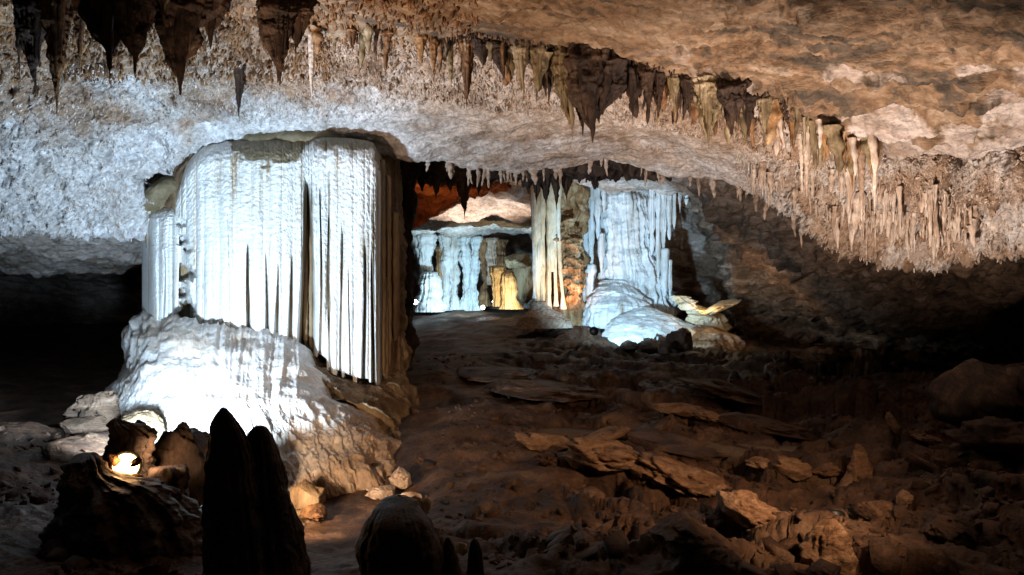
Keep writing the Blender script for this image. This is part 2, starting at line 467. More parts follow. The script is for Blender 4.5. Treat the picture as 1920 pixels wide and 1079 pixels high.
# ================================================================ THE GREAT COLUMN
col_origin = P(510, 730, 9.8)
column = empty('flowstone_column', col_origin, 'huge white fluted flowstone column joining ceiling and floor over its bulging base', 'column')

core_rows = [
    (225, 430, 725, 10.25, .66), (252, 412, 728, 10.05, .74), (266, 372, 733, 9.95, .72), (285, 345, 738, 9.90, .70), (315, 332, 740, 9.90, .69), (345, 304, 742, 9.90, .67), (390, 290, 744, 9.90, .66),
    (450, 292, 746, 9.90, .66), (520, 298, 748, 9.90, .66), (600, 300, 750, 9.90, .66), (680, 304, 752, 9.90, .66), (760, 304, 756, 9.90, .68), (900, 304, 760, 9.90, .68)]
def core_disp(G, th, Rr):
    px, py = proj(G)
    q = np.stack([np.sin(th) * 7, np.cos(th) * 5, G[..., 2] * .35], -1)
    d = .045 * ridge(q, 1.6, 3, 201) + .035 * fbm(G, (3, 3, 1.5), 4, 205) + .012 * fbm(G, 18, 3, 207)
    # hollow under the right curtain and hollows on the left flank
    front = np.clip(-np.cos(th), 0, 1)
    d -= .28 * front * sst(px, 555, 600) * (1 - sst(px, 690, 730)) * sst(py, 330, 560)
    for hx, hy, w, hh, dp in ((338, 450, 20, 14, .5), (343, 512, 26, 22, .7), (338, 548, 22, 14, .5), (352, 592, 22, 36, .8), (340, 418, 12, 12, .3)):
        d -= dp * front * np.exp(-((px - hx) / w) ** 2 - ((py - hy) / hh) ** 2)
    d += .05 * front * np.exp(-((px - 298) / 26) ** 2) * sst(py, 400, 440) * ridge(G, (5, 5, 4), 3, 221)
    # ragged right flank
    d += .06 * sst(px, 725, 750) * fbm(G, (5, 5, 4), 4, 217, .6) * sst(py, 350, 500)
    return d
G, Q, _ = ring_loft(core_rows, 520, 330, core_disp)
centred('core', G, Q, M['core'], column)

def curtain(name, xs, top, bot, dep, edges, mat, gaps=(), thick=.10, nu=300, nv=220, seed=0, shoulder=.13, back=.38, lean=None, relief=1.0, tubes=(.035, .10), rag=8, holes=(), cap=False):
    """a hanging sheet of fused calcite tubes; xs are control columns, top/bot pixel rows, dep depths"""
    s = np.linspace(0, 1, nu); t = np.linspace(0, 1, nv)
    ks = np.linspace(0, 1, len(xs))
    px = np.interp(s, ks, xs); tp = catmull(np.array(top, float), s * (len(top) - 1)); bt = catmull(np.array(bot, float), s * (len(bot) - 1))
    dp = catmull(np.array(dep, float), s * (len(dep) - 1))
    r = np.random.RandomState(seed)
    W = (xs[-1] - xs[0]) / F * np.mean(dep)
    e = [0.]
    while e[-1] < W: e.append(e[-1] + r.uniform(*tubes))
    e = np.array(e) / e[-1]
    S, T = np.meshgrid(s, t)
    ends = r.uniform(-rag, rag, len(e))
    wig = .0035 * pn(np.stack([S * 16, T * 2.2, 0 * S], -1), seed + 31) + .003 * pn(np.stack([S * 9, T * 3, 0 * S], -1), seed) + .0015 * pn(np.stack([S * 40, T * 9, 0 * S], -1), seed + 1)
    Sw = np.clip(S + wig, 0, .99999)
    k = np.clip(np.searchsorted(e, Sw, side='right') - 1, 0, len(e) - 2)
    tau = (Sw - e[k]) / (e[k + 1] - e[k])
    wid = (e[k + 1] - e[k]) * W
    prof = np.sqrt(np.clip(1 - (2 * tau - 1) ** 2, 0, 1))
    amp = r.uniform(.55, 1.35, len(e))[k]
    PY = tp[None] + (bt + 0)[None] * 0 + (bt - tp)[None] * T + ends[k] * sst(T, .6, 1)
    PX = px[None] + 0 * PY
    grow = (.45 + .55 * sst(T, .05, .6)) * (1 + .9 * pn(np.stack([S * W * 3.2, T * 2.6, 0 * S + 3], -1), seed + 21))
    rel = prof * wid * .75 * amp * grow * relief
    rel += .012 * fbm(np.stack([S * W, T * 0, T * 2.8], -1), (9, 1, 2.2), 3, seed + 5)
    rel += .011 * fbm(np.stack([S * W, T * 0, T * 2.8], -1), (28, 1, 20), 3, seed + 7, .6) * (1.2 - .7 * T)
    rel += .055 * pn(np.stack([S * W * 1.7, T * .7, 0 * S + 5], -1), seed + 41)
    # drip ledges and merged swellings
    q_ = np.stack([S * W * 2.4, T * 0, T * 2.8], -1)
    rel += .030 * pn(q_ * [1, 1, 1.7], seed + 23) + .012 * np.abs(pn(q_ * [1.5, 1, 7], seed + 25)) * (1.1 - T)
    for gx, w0, w1, t0, dpth in gaps:
        w = w0 + (w1 - w0) * sst(T, t0, 1)
        rel -= dpth * np.exp(-((PX - gx - 2 * np.sin(T * 6 + gx)) / w) ** 4) * sst(T, t0, t0 + .12)
    for hx, hy, hw, hh, dpth in holes:
        e_ = np.sqrt(((PX - hx) / hw) ** 2 + ((PY - hy) / hh) ** 2) + .35 * pn(np.stack([PX / 9, PY / 9, 0 * PX], -1), int(hy))
        rel -= dpth * (1 - sst(e_, .6, 1.15))
    sh = np.clip(1 - T / shoulder, 0, 1)
    Dd = dp[None] + back * (1 - np.sqrt(1 - sh ** 2 * .98)) - rel
    edge = np.minimum(S, 1 - S) * W / .08
    Dd = Dd + .09 * (1 - np.sqrt(np.clip(1 - (1 - np.clip(edge, 0, 1)) ** 2, 0, 1)))
    Gf = np.stack([(PX - CX) / F * Dd, Dd, (CY - PY) / F * Dd], -1)
    Db = dp[None] + back * (1 - np.sqrt(1 - sh ** 2 * .98)) + thick + .05 * (1 - T)
    Db = np.maximum(Db, Dd + .03)
    Gb = np.stack([(PX - CX) / F * Dd, Db + .02, (CY - PY) / F * Dd], -1)
    ring = np.concatenate([Gf, Gb[:, ::-1]], 1)
    n2 = ring.shape[1]
    Qs = [grid_faces(nv, n2, True)]
    # close the bottom and top between front and back
    base = (nv - 1) * n2
    j = np.arange(nu - 1)
    Qs.append(np.stack([base + j, base + j + 1, base + n2 - 2 - j, base + n2 - 1 - j], -1))
    Qs.append(np.stack([j, j + 1, n2 - 2 - j, n2 - 1 - j], -1))
    o = centred(name, ring, np.concatenate(Qs), mat, column)
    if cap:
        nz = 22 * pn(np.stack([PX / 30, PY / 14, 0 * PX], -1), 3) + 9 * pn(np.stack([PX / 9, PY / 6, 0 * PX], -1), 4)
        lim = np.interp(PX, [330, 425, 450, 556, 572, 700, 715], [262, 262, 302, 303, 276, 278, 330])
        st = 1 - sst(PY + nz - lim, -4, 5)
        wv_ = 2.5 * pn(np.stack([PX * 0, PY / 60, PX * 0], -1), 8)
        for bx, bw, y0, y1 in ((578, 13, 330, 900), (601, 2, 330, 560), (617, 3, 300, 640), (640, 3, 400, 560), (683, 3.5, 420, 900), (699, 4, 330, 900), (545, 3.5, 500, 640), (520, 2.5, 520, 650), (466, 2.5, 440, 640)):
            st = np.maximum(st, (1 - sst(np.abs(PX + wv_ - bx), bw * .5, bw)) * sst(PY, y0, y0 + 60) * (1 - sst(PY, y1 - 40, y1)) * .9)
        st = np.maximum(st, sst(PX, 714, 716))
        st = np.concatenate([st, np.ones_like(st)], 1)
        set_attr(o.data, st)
    return o

c1 = curtain('curtain', [326, 350, 385, 430, 480, 530, 564, 576, 590, 630, 670, 700, 713], [366, 306, 272, 262, 259, 258, 258, 258, 258, 258, 261, 268, 292],
             [626, 632, 640, 652, 660, 668, 672, 668, 668, 694, 710, 716, 712], [9.04, 8.88, 8.76, 8.70, 8.67, 8.66, 8.70, 8.72, 8.68, 8.63, 8.62, 8.66, 8.84], None, M['white'],
             holes=((338, 450, 16, 10, .22), (352, 468, 9, 8, .16), (343, 512, 22, 17, .5), (338, 548, 18, 10, .3), (352, 592, 16, 30, .5), (340, 418, 10, 10, .12)),
             gaps=((341, 9, 13, .32, .13), (466, 1.5, 4, .45, .16), (499, 1.0, 4, .5, .16), (520, 1.0, 5, .55, .16), (545, 1.5, 4.5, .5, .16), (430, 1.2, 1.5, .3, .04),
                   (576, 4, 15, .16, .42), (601, 1.0, 2.5, .2, .14), (617, 1.5, 2.5, .3, .1), (640, 1.5, 2.0, .35, .1), (683, 2.0, 3.5, .4, .16), (699, 1.5, 3.5, .45, .16), (655, 1, 1.6, .5, .08)),
             nu=760, nv=380, seed=4, tubes=(.022, .11), shoulder=.11, relief=.85, rag=13, cap=True)
c3 = curtain('curtain', [266, 285, 305, 326], [408, 396, 390, 386], [606, 612, 604, 600], [9.66, 9.16, 8.98, 8.92], None, M['white'],
             gaps=((306, 2, 3, .35, .1),), nu=150, nv=240, seed=14, tubes=(.06, .14), shoulder=.12, back=.3, rag=10)
# thin tubes in the dark gap between the two great curtains
for k, (gx, y0, y1, w) in enumerate(((573, 320, 655, 4.5), (583, 300, 668, 3.5), (716, 300, 700, 7), (728, 330, 690, 6), (741, 400, 640, 8), (722, 520, 728, 6))):
    dd = 8.98 if gx < 600 else 9.05 + (gx - 716) * .012
    G, Q, _ = ring_loft([(y0, gx - w * .7, gx + w * .7, dd, 1), ((y0 + y1) / 2, gx - w, gx + w, dd, 1), (y1 - 20, gx - w * .9, gx + w * .9, dd, 1), (y1, gx - .8, gx + .8, dd, 1)], 20, 120, lumpy(.014, 8, 300 + k, .004, 8))
    centred('tube', G, Q, M['core'], column)
# brown cap dome
G, Q, _ = ring_loft([(236, 500, 690, 10.0, .8), (252, 450, 716, 9.9, .82), (262, 420, 726, 9.84, .86), (276, 405, 731, 9.8, .88), (292, 392, 731, 9.8, .88), (325, 385, 728, 9.8, .80)], 320, 90, lumpy(.03, 4, 330))
centred('cap', G, Q, M['cap'], column)
# olive shelf on the left shoulder
G, Q, _ = ring_loft([(325, 316, 342, 9.3, .9), (345, 292, 348, 9.2, 1.0), (365, 274, 340, 9.2, 1.0), (385, 266, 325, 9.25, 1.0), (400, 264, 310, 9.3, .9), (412, 266, 290, 9.35, .8)], 120, 60, lumpy(.03, 6, 336))
centred('shelf', G, Q, M['cap'], column)

# flowstone base
mr = [
    [(290, 575, 10.4), (268, 585, 9.7), (325, 600, 9.0), (390, 618, 8.75), (470, 622, 8.66), (560, 640, 8.8), (640, 705, 9.05), (735, 700, 9.6), (742, 690, 10.4)],
    [(260, 600, 10.4), (250, 602, 9.6), (310, 606, 8.75), (375, 612, 8.5), (455, 640, 8.35), (560, 662, 8.5), (640, 722, 8.85), (752, 712, 9.5), (750, 700, 10.4)],
    [(240, 630, 10.4), (236, 632, 9.5), (290, 645, 8.35), (360, 640, 8.15), (455, 665, 8.05), (566, 690, 8.25), (650, 738, 8.6), (760, 735, 9.4), (755, 730, 10.4)],
    [(240, 690, 10.3), (247, 690, 9.2), (280, 685, 8.0), (360, 700, 7.75), (460, 712, 7.7), (575, 722, 7.95), (668, 762, 8.3), (768, 775, 9.2), (765, 770, 10.4)],
    [(205, 735, 10.3), (212, 730, 8.9), (262, 738, 7.7), (350, 760, 7.3), (460, 765, 7.25), (590, 765, 7.45), (700, 800, 7.85), (778, 820, 8.9), (785, 810, 10.4)],
    [(160, 770, 10.3), (180, 765, 8.7), (250, 790, 7.3), (340, 830, 6.9), (460, 835, 6.85), (600, 838, 6.95), (722, 850, 7.4), (785, 868, 8.5), (800, 850, 10.2)],
    [(130, 805, 10.3), (140, 810, 8.4), (220, 860, 6.9), (330, 900, 6.5), (460, 915, 6.4), (610, 915, 6.5), (736, 895, 7.0), (790, 905, 8.2), (820, 880, 10.0)],
    [(120, 850, 10.3), (130, 860, 8.3), (220, 940, 6.9), (330, 975, 6.6), (460, 985, 6.5), (620, 975, 6.55), (720, 960, 6.95), (795, 960, 8.2), (830, 930, 10.0)],
]
K = [[P(*a) for a in r] for r in mr]
GM = loft(K, 620, 420, wu=[1, 1.2, 1.2, 1.6, 1.8, 1.6, 1.4, .8])
NM = normals(GM); NM *= np.sign((NM * -GM).sum(-1).mean())
pxM, pyM = proj(GM)
low = sst(pyM, 730, 850)
q = GM.copy()
dM = .035 * fbm(GM, 2, 3, 401)
# rows of small rimstone ripples and slanting furrows
rot = rotz(GM, 20)
furr = np.stack([GM[..., 0] * 1.0 + GM[..., 2] * .75, GM[..., 1] * .3, GM[..., 2] * .35], -1)
dM += (.006 + .030 * low) * ridge(furr, 8, 4, 405, .6)
dM += (.004 + .006 * low) * np.abs(fbm(GM, (22, 10, 30), 3, 411, .6))
dM += .05 * low * sst(pxM, 560, 700) * ridge(furr, 3.0, 2, 415)
dM += .016 * (1 - low) * ridge(GM, (1, 1, 5), 2, 421)
dM += .035 * (1 - sst(pyM, 650, 790)) * (1 - sst(pxM, 540, 580)) * ridge(np.stack([pxM * .045, pyM * .004, 0 * pxM], -1), 1, 2, 451)
# deep groove between the right foot and the ground
dM -= .30 * np.exp(-((pxM - 668) / 45) ** 2 - ((pyM - 945) / 14) ** 2)
GM2 = GM + NM * dM[..., None]
o = centred('base', GM2, grid_faces(*GM2.shape[:2]), M['mound'], column)
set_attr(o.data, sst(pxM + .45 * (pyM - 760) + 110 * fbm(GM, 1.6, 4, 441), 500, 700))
# brown apron below the right curtain
ap = [[(568, 650, 9.07), (600, 690, 8.80), (650, 716, 8.9), (700, 724, 9.0), (748, 705, 9.5)],
      [(566, 668, 8.80), (600, 706, 8.55), (655, 728, 8.62), (712, 738, 8.7), (768, 722, 9.3)],
      [(572, 690, 8.55), (612, 728, 8.25), (668, 742, 8.35), (730, 756, 8.55), (776, 750, 9.2)],
      [(590, 712, 8.30), (640, 748, 7.95), (700, 775, 8.1), (748, 800, 8.4), (784, 800, 9.0)],
      [(640, 730, 8.20), (690, 770, 7.85), (726, 805, 7.9), (760, 845, 8.1), (792, 850, 8.8)],
      [(690, 760, 8.25), (722, 800, 7.8), (742, 850, 7.5), (774, 890, 7.7), (806, 895, 8.6)],
      [(735, 830, 8.25), (742, 860, 7.7), (752, 905, 7.3), (784, 950, 7.3), (822, 950, 8.4)]]
GP = loft([[P(*a) for a in r] for r in ap], 260, 260)
NP = normals(GP); NP *= np.sign((NP * -GP).sum(-1).mean())
GP2 = GP + NP * (.04 + .05 * fbm(GP, 3, 4, 431) + .02 * ridge(GP, (8, 8, 3), 3, 433))[..., None]
centred('apron', GP2, grid_faces(*GP2.shape[:2]), M['core'], column)

# ================================================================ STALACTITES
def dripstone(name, px, top, tip, w, d, mat, label=None, cat='stalactite', group=None, seed=0, up=False, flat=.9, bend=0, lobes=.5, prof=None, na=56, nd=110, strands=True):
    """a single stalactite (or, with up, stalagmite); w is its width in the photo"""
    h = tip - top
    prof = prof or ((0, 1.05), (.15, 1.0), (.35, .86), (.55, .62), (.75, .38), (.9, .17), (1, .02))
    rows = []
    if strands and w > 17: prof = [(t * .86, ww * (.88 if t > .1 else 1)) for t, ww in prof]
    for k, (t, ww) in enumerate(prof):
        c = px + bend * t * t + math.sin(seed * 1.7 + t * 5) * w * .05
        rows.append((top + h * t, c - w / 2 * ww, c + w / 2 * ww, d, flat))
    if not up and not name.startswith('far'):
        up_ = (5, .5) if px > 1440 else (14 + w * .35, .62)
        rows.insert(0, (top - up_[0], px - w * up_[1], px + w * up_[1], d + .10, flat))
    Rm = w / 2 / F * d
    G, Q, A = ring_loft(rows, na, nd, lumpy(Rm * .34, 3.2 / max(Rm, .02) * .35, seed, Rm * .26 * lobes, 7, .5 / max(Rm * 6, .2)))
    c = P(px, top, d)
    if strands and w > 17:
        rs = np.random.RandomState(seed + 77)
        Vs, Qs, off = [G.reshape(-1, 3)], [Q], G.shape[0] * G.shape[1]
        for k in range(int(8 + w / 6)):
            u = rs.uniform(-1.15, 1.15)
            lim = 1 - .55 * abs(u) - rs.uniform(0, .40)
            if k == 0: u, lim = .05, 1.0
            x0 = px + u * w * .46; x1 = px + bend * lim ** 2 + u * w * .30
            ww = w * rs.uniform(.10, .24)
            y1 = top + h * max(lim, .3)
            dd = d - w / F * d * .30 * math.sqrt(max(0, 1 - u * u)) * rs.choice([1, 1, -.6])
            rr = [(top, x0 - ww * .7, x0 + ww * .7, dd, 1), (top + (y1 - top) * .4, (x0 * .6 + x1 * .4) - ww * .6, (x0 * .6 + x1 * .4) + ww * .6, dd, 1),
                  (top + (y1 - top) * .8, x1 - ww * .32, x1 + ww * .32, dd, 1), (y1, x1 - ww * .06, x1 + ww * .06, dd, 1)]
            g, q_, _ = ring_loft(rr, 18, 44, lumpy(ww / F * d * .22, 14, seed + k, ww / F * d * .1, 5))
            Vs.append(g.reshape(-1, 3)); Qs.append(q_ + off); off += g.shape[0] * g.shape[1]
        G = np.concatenate(Vs); Q = np.concatenate(Qs)
    o = centred(name, G, Q, mat, origin=c)
    if label: tag(o, label, cat, group)
    return o

S = dripstone
bigs = [
    (62, -50, 182, 62, 5.7, 'dark', 'dark broad stalactite at the far left edge with a narrow tip', 3),
    (38, -50, 150, 30, 5.9, 'dark', 'thin dark stalactite, leftmost of all above the white wall', -2),
    (104, -30, 214, 50, 5.6, 'brown', 'long blunt rusty brown stalactite near the top left corner', 2),
    (150, 20, 142, 22, 5.9, 'brown', 'short slim brown stalactite right of the rusty blunt one', 0),
    (196, -60, 138, 92, 5.3, 'dark', 'wide dark stalactite with pointed tip, fourth cone from the left corner', 8),
    (256, -60, 146, 84, 5.2, 'dark', 'wide dark stalactite joined side by side left of the longest wide cone', -4),
    (340, -60, 178, 112, 5.1, 'dark', 'longest wide dark stalactite at the top left, above the column shoulder', -4),
    (398, -50, 92, 70, 5.3, 'dark', 'stubby dark stalactite right of the longest wide cone', -4),
    (308, -60, 24, 46, 4.7, 'olive', 'rounded tan stalactite end touching the top edge', 0),
    (520, 20, 162, 56, 5.7, 'dark', 'lone dark tapering stalactite above the column top', 4),
    (560, 25, 100, 40, 5.8, 'dark', 'short dark stub beside the lone dark tapering stalactite', -6),
    (584, 60, 190, 13, 6.4, 'straw', 'thin tan straw hanging right of the lone dark stalactite', 1),
    (448, 120, 234, 20, 7.3, 'dark', 'small dark stalactite against the white crust over the column', 0),
    (660, 56, 100, 20, 6.7, 'brown', 'short brown knob on the ledge left of two like it', 0),
    (690, 62, 102, 18, 6.7, 'olive', 'pale brown knob in the middle of three on the ledge', 0),
    (727, 62, 98, 20, 6.7, 'brown', 'short brown knob on the ledge right of two like it', 0),
    (788, 70, 128, 22, 6.6, 'brown', 'short tan stalactite left of the long brown dagger one', 2),
    (812, 74, 146, 16, 6.6, 'brown', 'slim tan stalactite just left of the long brown dagger one', 2),
    (843, 84, 170, 14, 6.7, 'olive', 'thin tan spike close beside the long brown dagger one', 4),
    (876, 82, 206, 27, 6.5, 'brown', 'long brown dagger stalactite hanging from the middle of the ledge', -2),
    (905, 84, 128, 34, 6.7, 'dark', 'dark stub just right of the long brown dagger one', 0),
    (938, 86, 150, 34, 6.7, 'dark', 'dark forked stalactite right of the dark stub on the ledge', 6),
    (975, 92, 182, 28, 6.7, 'olive', 'ribbed tan stalactite with slanting ridges left of the great dark fan', 6),
    (1008, 94, 196, 30, 6.6, 'olive', 'ribbed tan stalactite, longer of the slanting pair', -2),
    (1036, 104, 172, 22, 6.7, 'olive', 'short tan stalactite just left of the olive blade', 0),
    (1062, 108, 264, 50, 6.4, 'olive', 'olive blade stalactite on the left side of the great dark fan', 10),
    (1104, 112, 268, 70, 6.4, 'dark', 'great dark fan stalactite, longest on the ledge', 6),
    (1090, 118, 256, 40, 6.5, 'dark', 'dark stalactite squeezed between olive blade and great fan', 2),
    (1140, 116, 232, 78, 6.45, 'dark', 'dark slanting stalactite on the right side of the great fan', -18),
    (1186, 128, 234, 18, 6.5, 'dark', 'thin dark stalactite right of the great dark fan', 0),
    (1214, 136, 205, 26, 6.6, 'dark', 'stubby dark stalactite between two thin dark ones', 2),
    (1238, 138, 238, 20, 6.5, 'dark', 'thin dark stalactite with a curled tip below the ledge', -6),
    (1262, 146, 232, 22, 6.6, 'olive', 'tan stalactite left of the grey pointed one', 4),
    (1290, 150, 222, 26, 6.6, 'dark', 'dark ragged stalactite left of the grey pointed one', 3),
    (1330, 156, 278, 46, 6.5, 'olive', 'grey brown pointed stalactite, widest right of the great fan', -2),
    (1372, 168, 244, 44, 6.6, 'dark', 'thick black stub right of the grey pointed stalactite', 12),
    (1402, 180, 262, 30, 6.6, 'dark', 'black stalactite touching the right of the thick black stub', 0),
    (1434, 186, 262, 26, 6.6, 'olive', 'tan ribbed stalactite where the orange ones begin', 0),
    (1464, 194, 280, 24, 6.6, 'orange', 'orange stalactite, first of the orange row from the left', 2),
    (1486, 205, 290, 26, 6.6, 'orange', 'orange stalactite with a broad top left of the white straw', 2),
    (1502, 250, 345, 12, 6.7, 'straw', 'bright white straw below the broad orange stalactite', 1),
    (1512, 215, 370, 15, 6.6, 'straw', 'long pale straw beside the bright white one', 0),
    (1545, 225, 320, 22, 6.6, 'orange', 'orange stalactite in the middle of the orange row', 2),
    (1572, 240, 335, 18, 6.5, 'orange', 'slim orange stalactite right of the middle of the orange row', 0),
    (1596, 246, 362, 20, 6.5, 'orange', 'orange and tan stalactite beside the dark hollow', 2),
    (1614, 250, 425, 15, 6.5, 'straw', 'longest pale straw hanging below the dark hollow', 2),
    (1632, 262, 338, 18, 6.4, 'orange', 'thick orange peg right of the dark hollow', 0),
    (1641, 268, 405, 13, 6.4, 'straw', 'pale straw under the thick orange peg', -2),
]
_sv = np.concatenate([GA2[150:].reshape(-1, 3), GB2[20:340].reshape(-1, 3)])
_sx, _sy = proj(_sv)
def roof_depth(px, py):
    m = (np.abs(_sx - px) < 7) & (np.abs(_sy - py) < 7) & (_sv[:, 1] > 5)
    return float(_sv[m, 1].min()) if m.any() else None
for k, (px, a, b, w, d, m, lab, bend) in enumerate(bigs):
    if d > 6.05:
        rd_ = roof_depth(px, a - 2) if px < 1440 else None
        if rd_: d = min(max(rd_ + .06, d - .5), d + .9)
    S('stalactite', px, a, b, w, d, M[m], lab, seed=500 + k * 3, bend=bend, lobes=.9 if w > 25 else .5, group='large stalactites along the ledge', na=72 if w > 30 else 40, nd=140 if w > 30 else 90)

# prototypes for the small ones (unit length, hanging down from the origin)
def proto_mesh(name, seed, slim, knob=False, mat=None):
    n, m_ = 12, 20
    r = np.random.RandomState(seed)
    t = np.linspace(0, 1, m_)[:, None]; th = np.linspace(0, 2 * np.pi, n, endpoint=False)[None]
    rad = slim * ((1 - t) ** .7 * .85 + .15) * (1 + .22 * np.sin(t * 14 + seed) * (t < .9))
    rad = np.where(t > .95, rad * .3, rad)
    if knob: rad = rad * (1 + .4 * np.exp(-((t - .55) / .12) ** 2))
    rad = rad * (1 + .18 * np.sin(th * 3 + seed + t * 4)) * (1 + r.uniform(-.12, .12, (m_, n)))
    bx = .05 * np.sin(t * 3 + seed); by = .05 * np.cos(t * 2.2 + seed * 2) - .05
    V = np.stack([rad * np.cos(th) + bx, rad * np.sin(th) + by, -t + 0 * th + .05], -1)
    me = mesh_np(name, V, grid_faces(m_, n, True))
    me.materials.append(mat)
    return me
protos = {}
for key in ('straw', 'dark', 'vault', 'olive', 'orange', 'brown'):
    protos[key] = [proto_mesh('small stalactite ' + key, 20 + s, (.09, .12, .16, .07, .2)[s], s == 3, M[key]) for s in range(5)]

def hang(pt, length, fat, key, label, group, name='small_stalactite'):
    o = bpy.data.objects.new(name, rng.choice(protos[key]))
    col.objects.link(o)
    o.location = Vector(pt)
    o.scale = (length * fat, length * fat, length)
    o.rotation_euler = (rng.uniform(-.06, .06), rng.uniform(-.06, .06), rng.uniform(0, 6.28))
    tag(o, label, 'stalactite', group)
    return o

def surf_pick(G, px, py, test, n, lo=None):
    """random surface points of a sheet whose projection passes the test"""
    m = test(px, py)
    ii = np.argwhere(m)
    if len(ii) == 0: return []
    r = np.random.RandomState(n + 11)
    sel = ii[r.randint(0, len(ii), n)]
    return [G[a, b] for a, b in sel]

pxB2, pyB2 = proj(GB2)
# straws of the right-hand cluster
def straw_zone(px, py):
    rimy = np.interp(px, X, rim)
    topy = np.interp(px, [1380, 1480, 1560, 1650, 1750, 1840], [300, 330, 330, 330, 350, 400])
    return (px > 1385) & (px < 1835) & (py > topy - 12) & (py < rimy - 22) & (tB > .05)
pts = surf_pick(GB2, pxB2, pyB2, straw_zone, 900)
pts = [p for p in pts if pn(np.array([p * 3.1]), 9)[0] > rng.uniform(-.35, .25)][:380]
more = pts[112:]; pts = pts[:112]
for p in pts:
    px, _ = proj(p)
    big = 1.0 if 1560 < px < 1780 else .7
    hang(p, min(.10 + rng.expovariate(7.), .46) * big, rng.choice([.4, .55, .7, 1.1]), 'straw', 'pale pink tan straw stalactite in the dense cluster on the right ceiling', 'straw stalactites of the right cluster')
def merged(name, items, label, cat, mat):
    Vs, Qs, off = [], [], 0
    for p, ln, fat in items:
        me = rng.choice(protos['straw'])
        v = np.zeros(len(me.vertices) * 3, np.float32); me.vertices.foreach_get('co', v); v = v.reshape(-1, 3)
        v = v * [ln * fat, ln * fat, ln]
        a = rng.uniform(0, 6.28)
        v = rotz(v, math.degrees(a)) + p
        q = np.zeros(len(me.loops), np.int32); me.loops.foreach_get('vertex_index', q)
        Vs.append(v); Qs.append(q.reshape(-1, 4) + off); off += len(v)
    o = link(name, mesh_np(name, np.concatenate(Vs), np.concatenate(Qs)), mat)
    return tag(o, label, cat, kind='stuff')
merged('fine_straws', [(p, rng.uniform(.05, .26), rng.uniform(.4, 1.1)) for p in more], 'countless finer straws filling the cluster on the right ceiling', 'stalactite', M['straw'])
# fringe of the rim
for k in range(50):
    x = rng.uniform(785, 1500)
    j = int(np.argmin(np.abs(pxB2[300] - x)))
    colm = pyB2[60:, j]
    i = 60 + int(np.argmax(colm))
    hang(GB2[i, j] + [0, .03, .02], rng.uniform(.08, .26), rng.uniform(.9, 1.5), 'vault', 'small pale stalactite fringing the lower rim of the pale ceiling', 'small pale stalactites on the rim')
# fillers along the ledge
for k in range(98):
    x = rng.choice([rng.uniform(590, 1650), rng.gauss(rng.choice([930, 1000, 1200, 1270, 1380, 1540]), 26)])
    l = np.interp(x, X, lip) + rng.uniform(-10, 14); d = (roof_depth(x, l - 2) or np.interp(x, X, lipD)) + rng.uniform(.0, .25)
    key = rng.choice(['dark', 'olive', 'brown'] if x < 1430 else ['orange', 'olive', 'straw'])
    lab = {'dark': 'small dark', 'olive': 'small olive tan', 'brown': 'small rusty brown', 'orange': 'small orange', 'straw': 'small pale tan'}[key]
    hang(P(x, l + 2, d), rng.uniform(.12, .40) * (1 if x > 930 else .7), rng.uniform(.6, 1.6), key, lab + ' stalactite between the larger ones on the ledge', lab + ' ledge stalactites')

# cave coral: crowded small knobs and spines nobody could count
def coral(name, G, N, mask, n, size, mat, label, seed):
    r = np.random.RandomState(seed)
    ii = np.argwhere(mask)
    ii = ii[r.randint(0, len(ii), n)]
    base = G[ii[:, 0], ii[:, 1]]; nn = N[ii[:, 0], ii[:, 1]]
    dirv = nn * .6 + np.array([0, -.1, -.8]) + r.normal(size=(n, 3)) * .45
    dirv /= np.linalg.norm(dirv, axis=1)[:, None]
    ln = r.uniform(size[0], size[1], n)[:, None]
    a = np.cross(dirv, r.normal(size=(n, 3))); a /= np.linalg.norm(a, axis=1)[:, None]
    b = np.cross(dirv, a)
    w = ln * r.uniform(.14, .30, (n, 1))
    rings = []
    m = 5
    for t, k in ((-.2, 1.0), (.5, .9), (.85, .62), (1.0, .12)):
        for q in range(m):
            an = q * 2 * math.pi / m
            rings.append(base + dirv * ln * t + (a * math.cos(an) + b * math.sin(an)) * w * k)
    V = np.stack(rings, 1)                       # n, 20, 3
    f = []
    for lv in range(3):
        for q in range(m):
            f.append([lv * m + q, lv * m + (q + 1) % m, (lv + 1) * m + (q + 1) % m, (lv + 1) * m + q])
    f = np.array(f)
    Q = (np.arange(n)[:, None, None] * 20 + f[None]).reshape(-1, 4)
    o = link(name, mesh_np(name, V, Q), mat)
    return tag(o, label, 'cave coral', kind='stuff')
coral('cave_coral', GB2, NB, (pxB2 > -200) & (pxB2 < 620) & (pyB2 > 120) & (tB < .93) & (calm < .5), 6500, (.012, .035), M['crust'], 'white bristly crust of cave coral over the left ceiling slope', 5)
coral('cave_coral', GB2, NB, (pxB2 > 560) & (pxB2 < 1420) & (tB > .03) & (tB < .42), 5000, (.02, .06), M['vault'], 'tan bristly crust of cave coral just behind the ledge', 6)
coral('cave_coral', GB2, NB, (pxB2 > 1380) & (pxB2 < 2050) & (tB > .10) & (tB < .95), 6000, (.012, .04), M['straw'], 'pinkish bristly crust of cave coral on the right ceiling slope', 8)
pxA2, pyA2 = proj(GA2)
coral('cave_coral', GB2, NB, (pxB2 > -200) & (pxB2 < 620) & (pyB2 > 0) & (pyB2 < 150), 3500, (.02, .07), M['brown'], 'brown bristly crust between the large stalactites at the top left', 25)
coral('cave_coral', GA2, NA, (pxA2 > 850) & (pxA2 < 1480) & (pyA2 > np.interp(pxA2, X, lip) - 22) & (GA2[..., 1] > 5.5), 2200, (.012, .05), M['dark'], 'dark ragged fringe of coral among the ledge stalactites', 19)
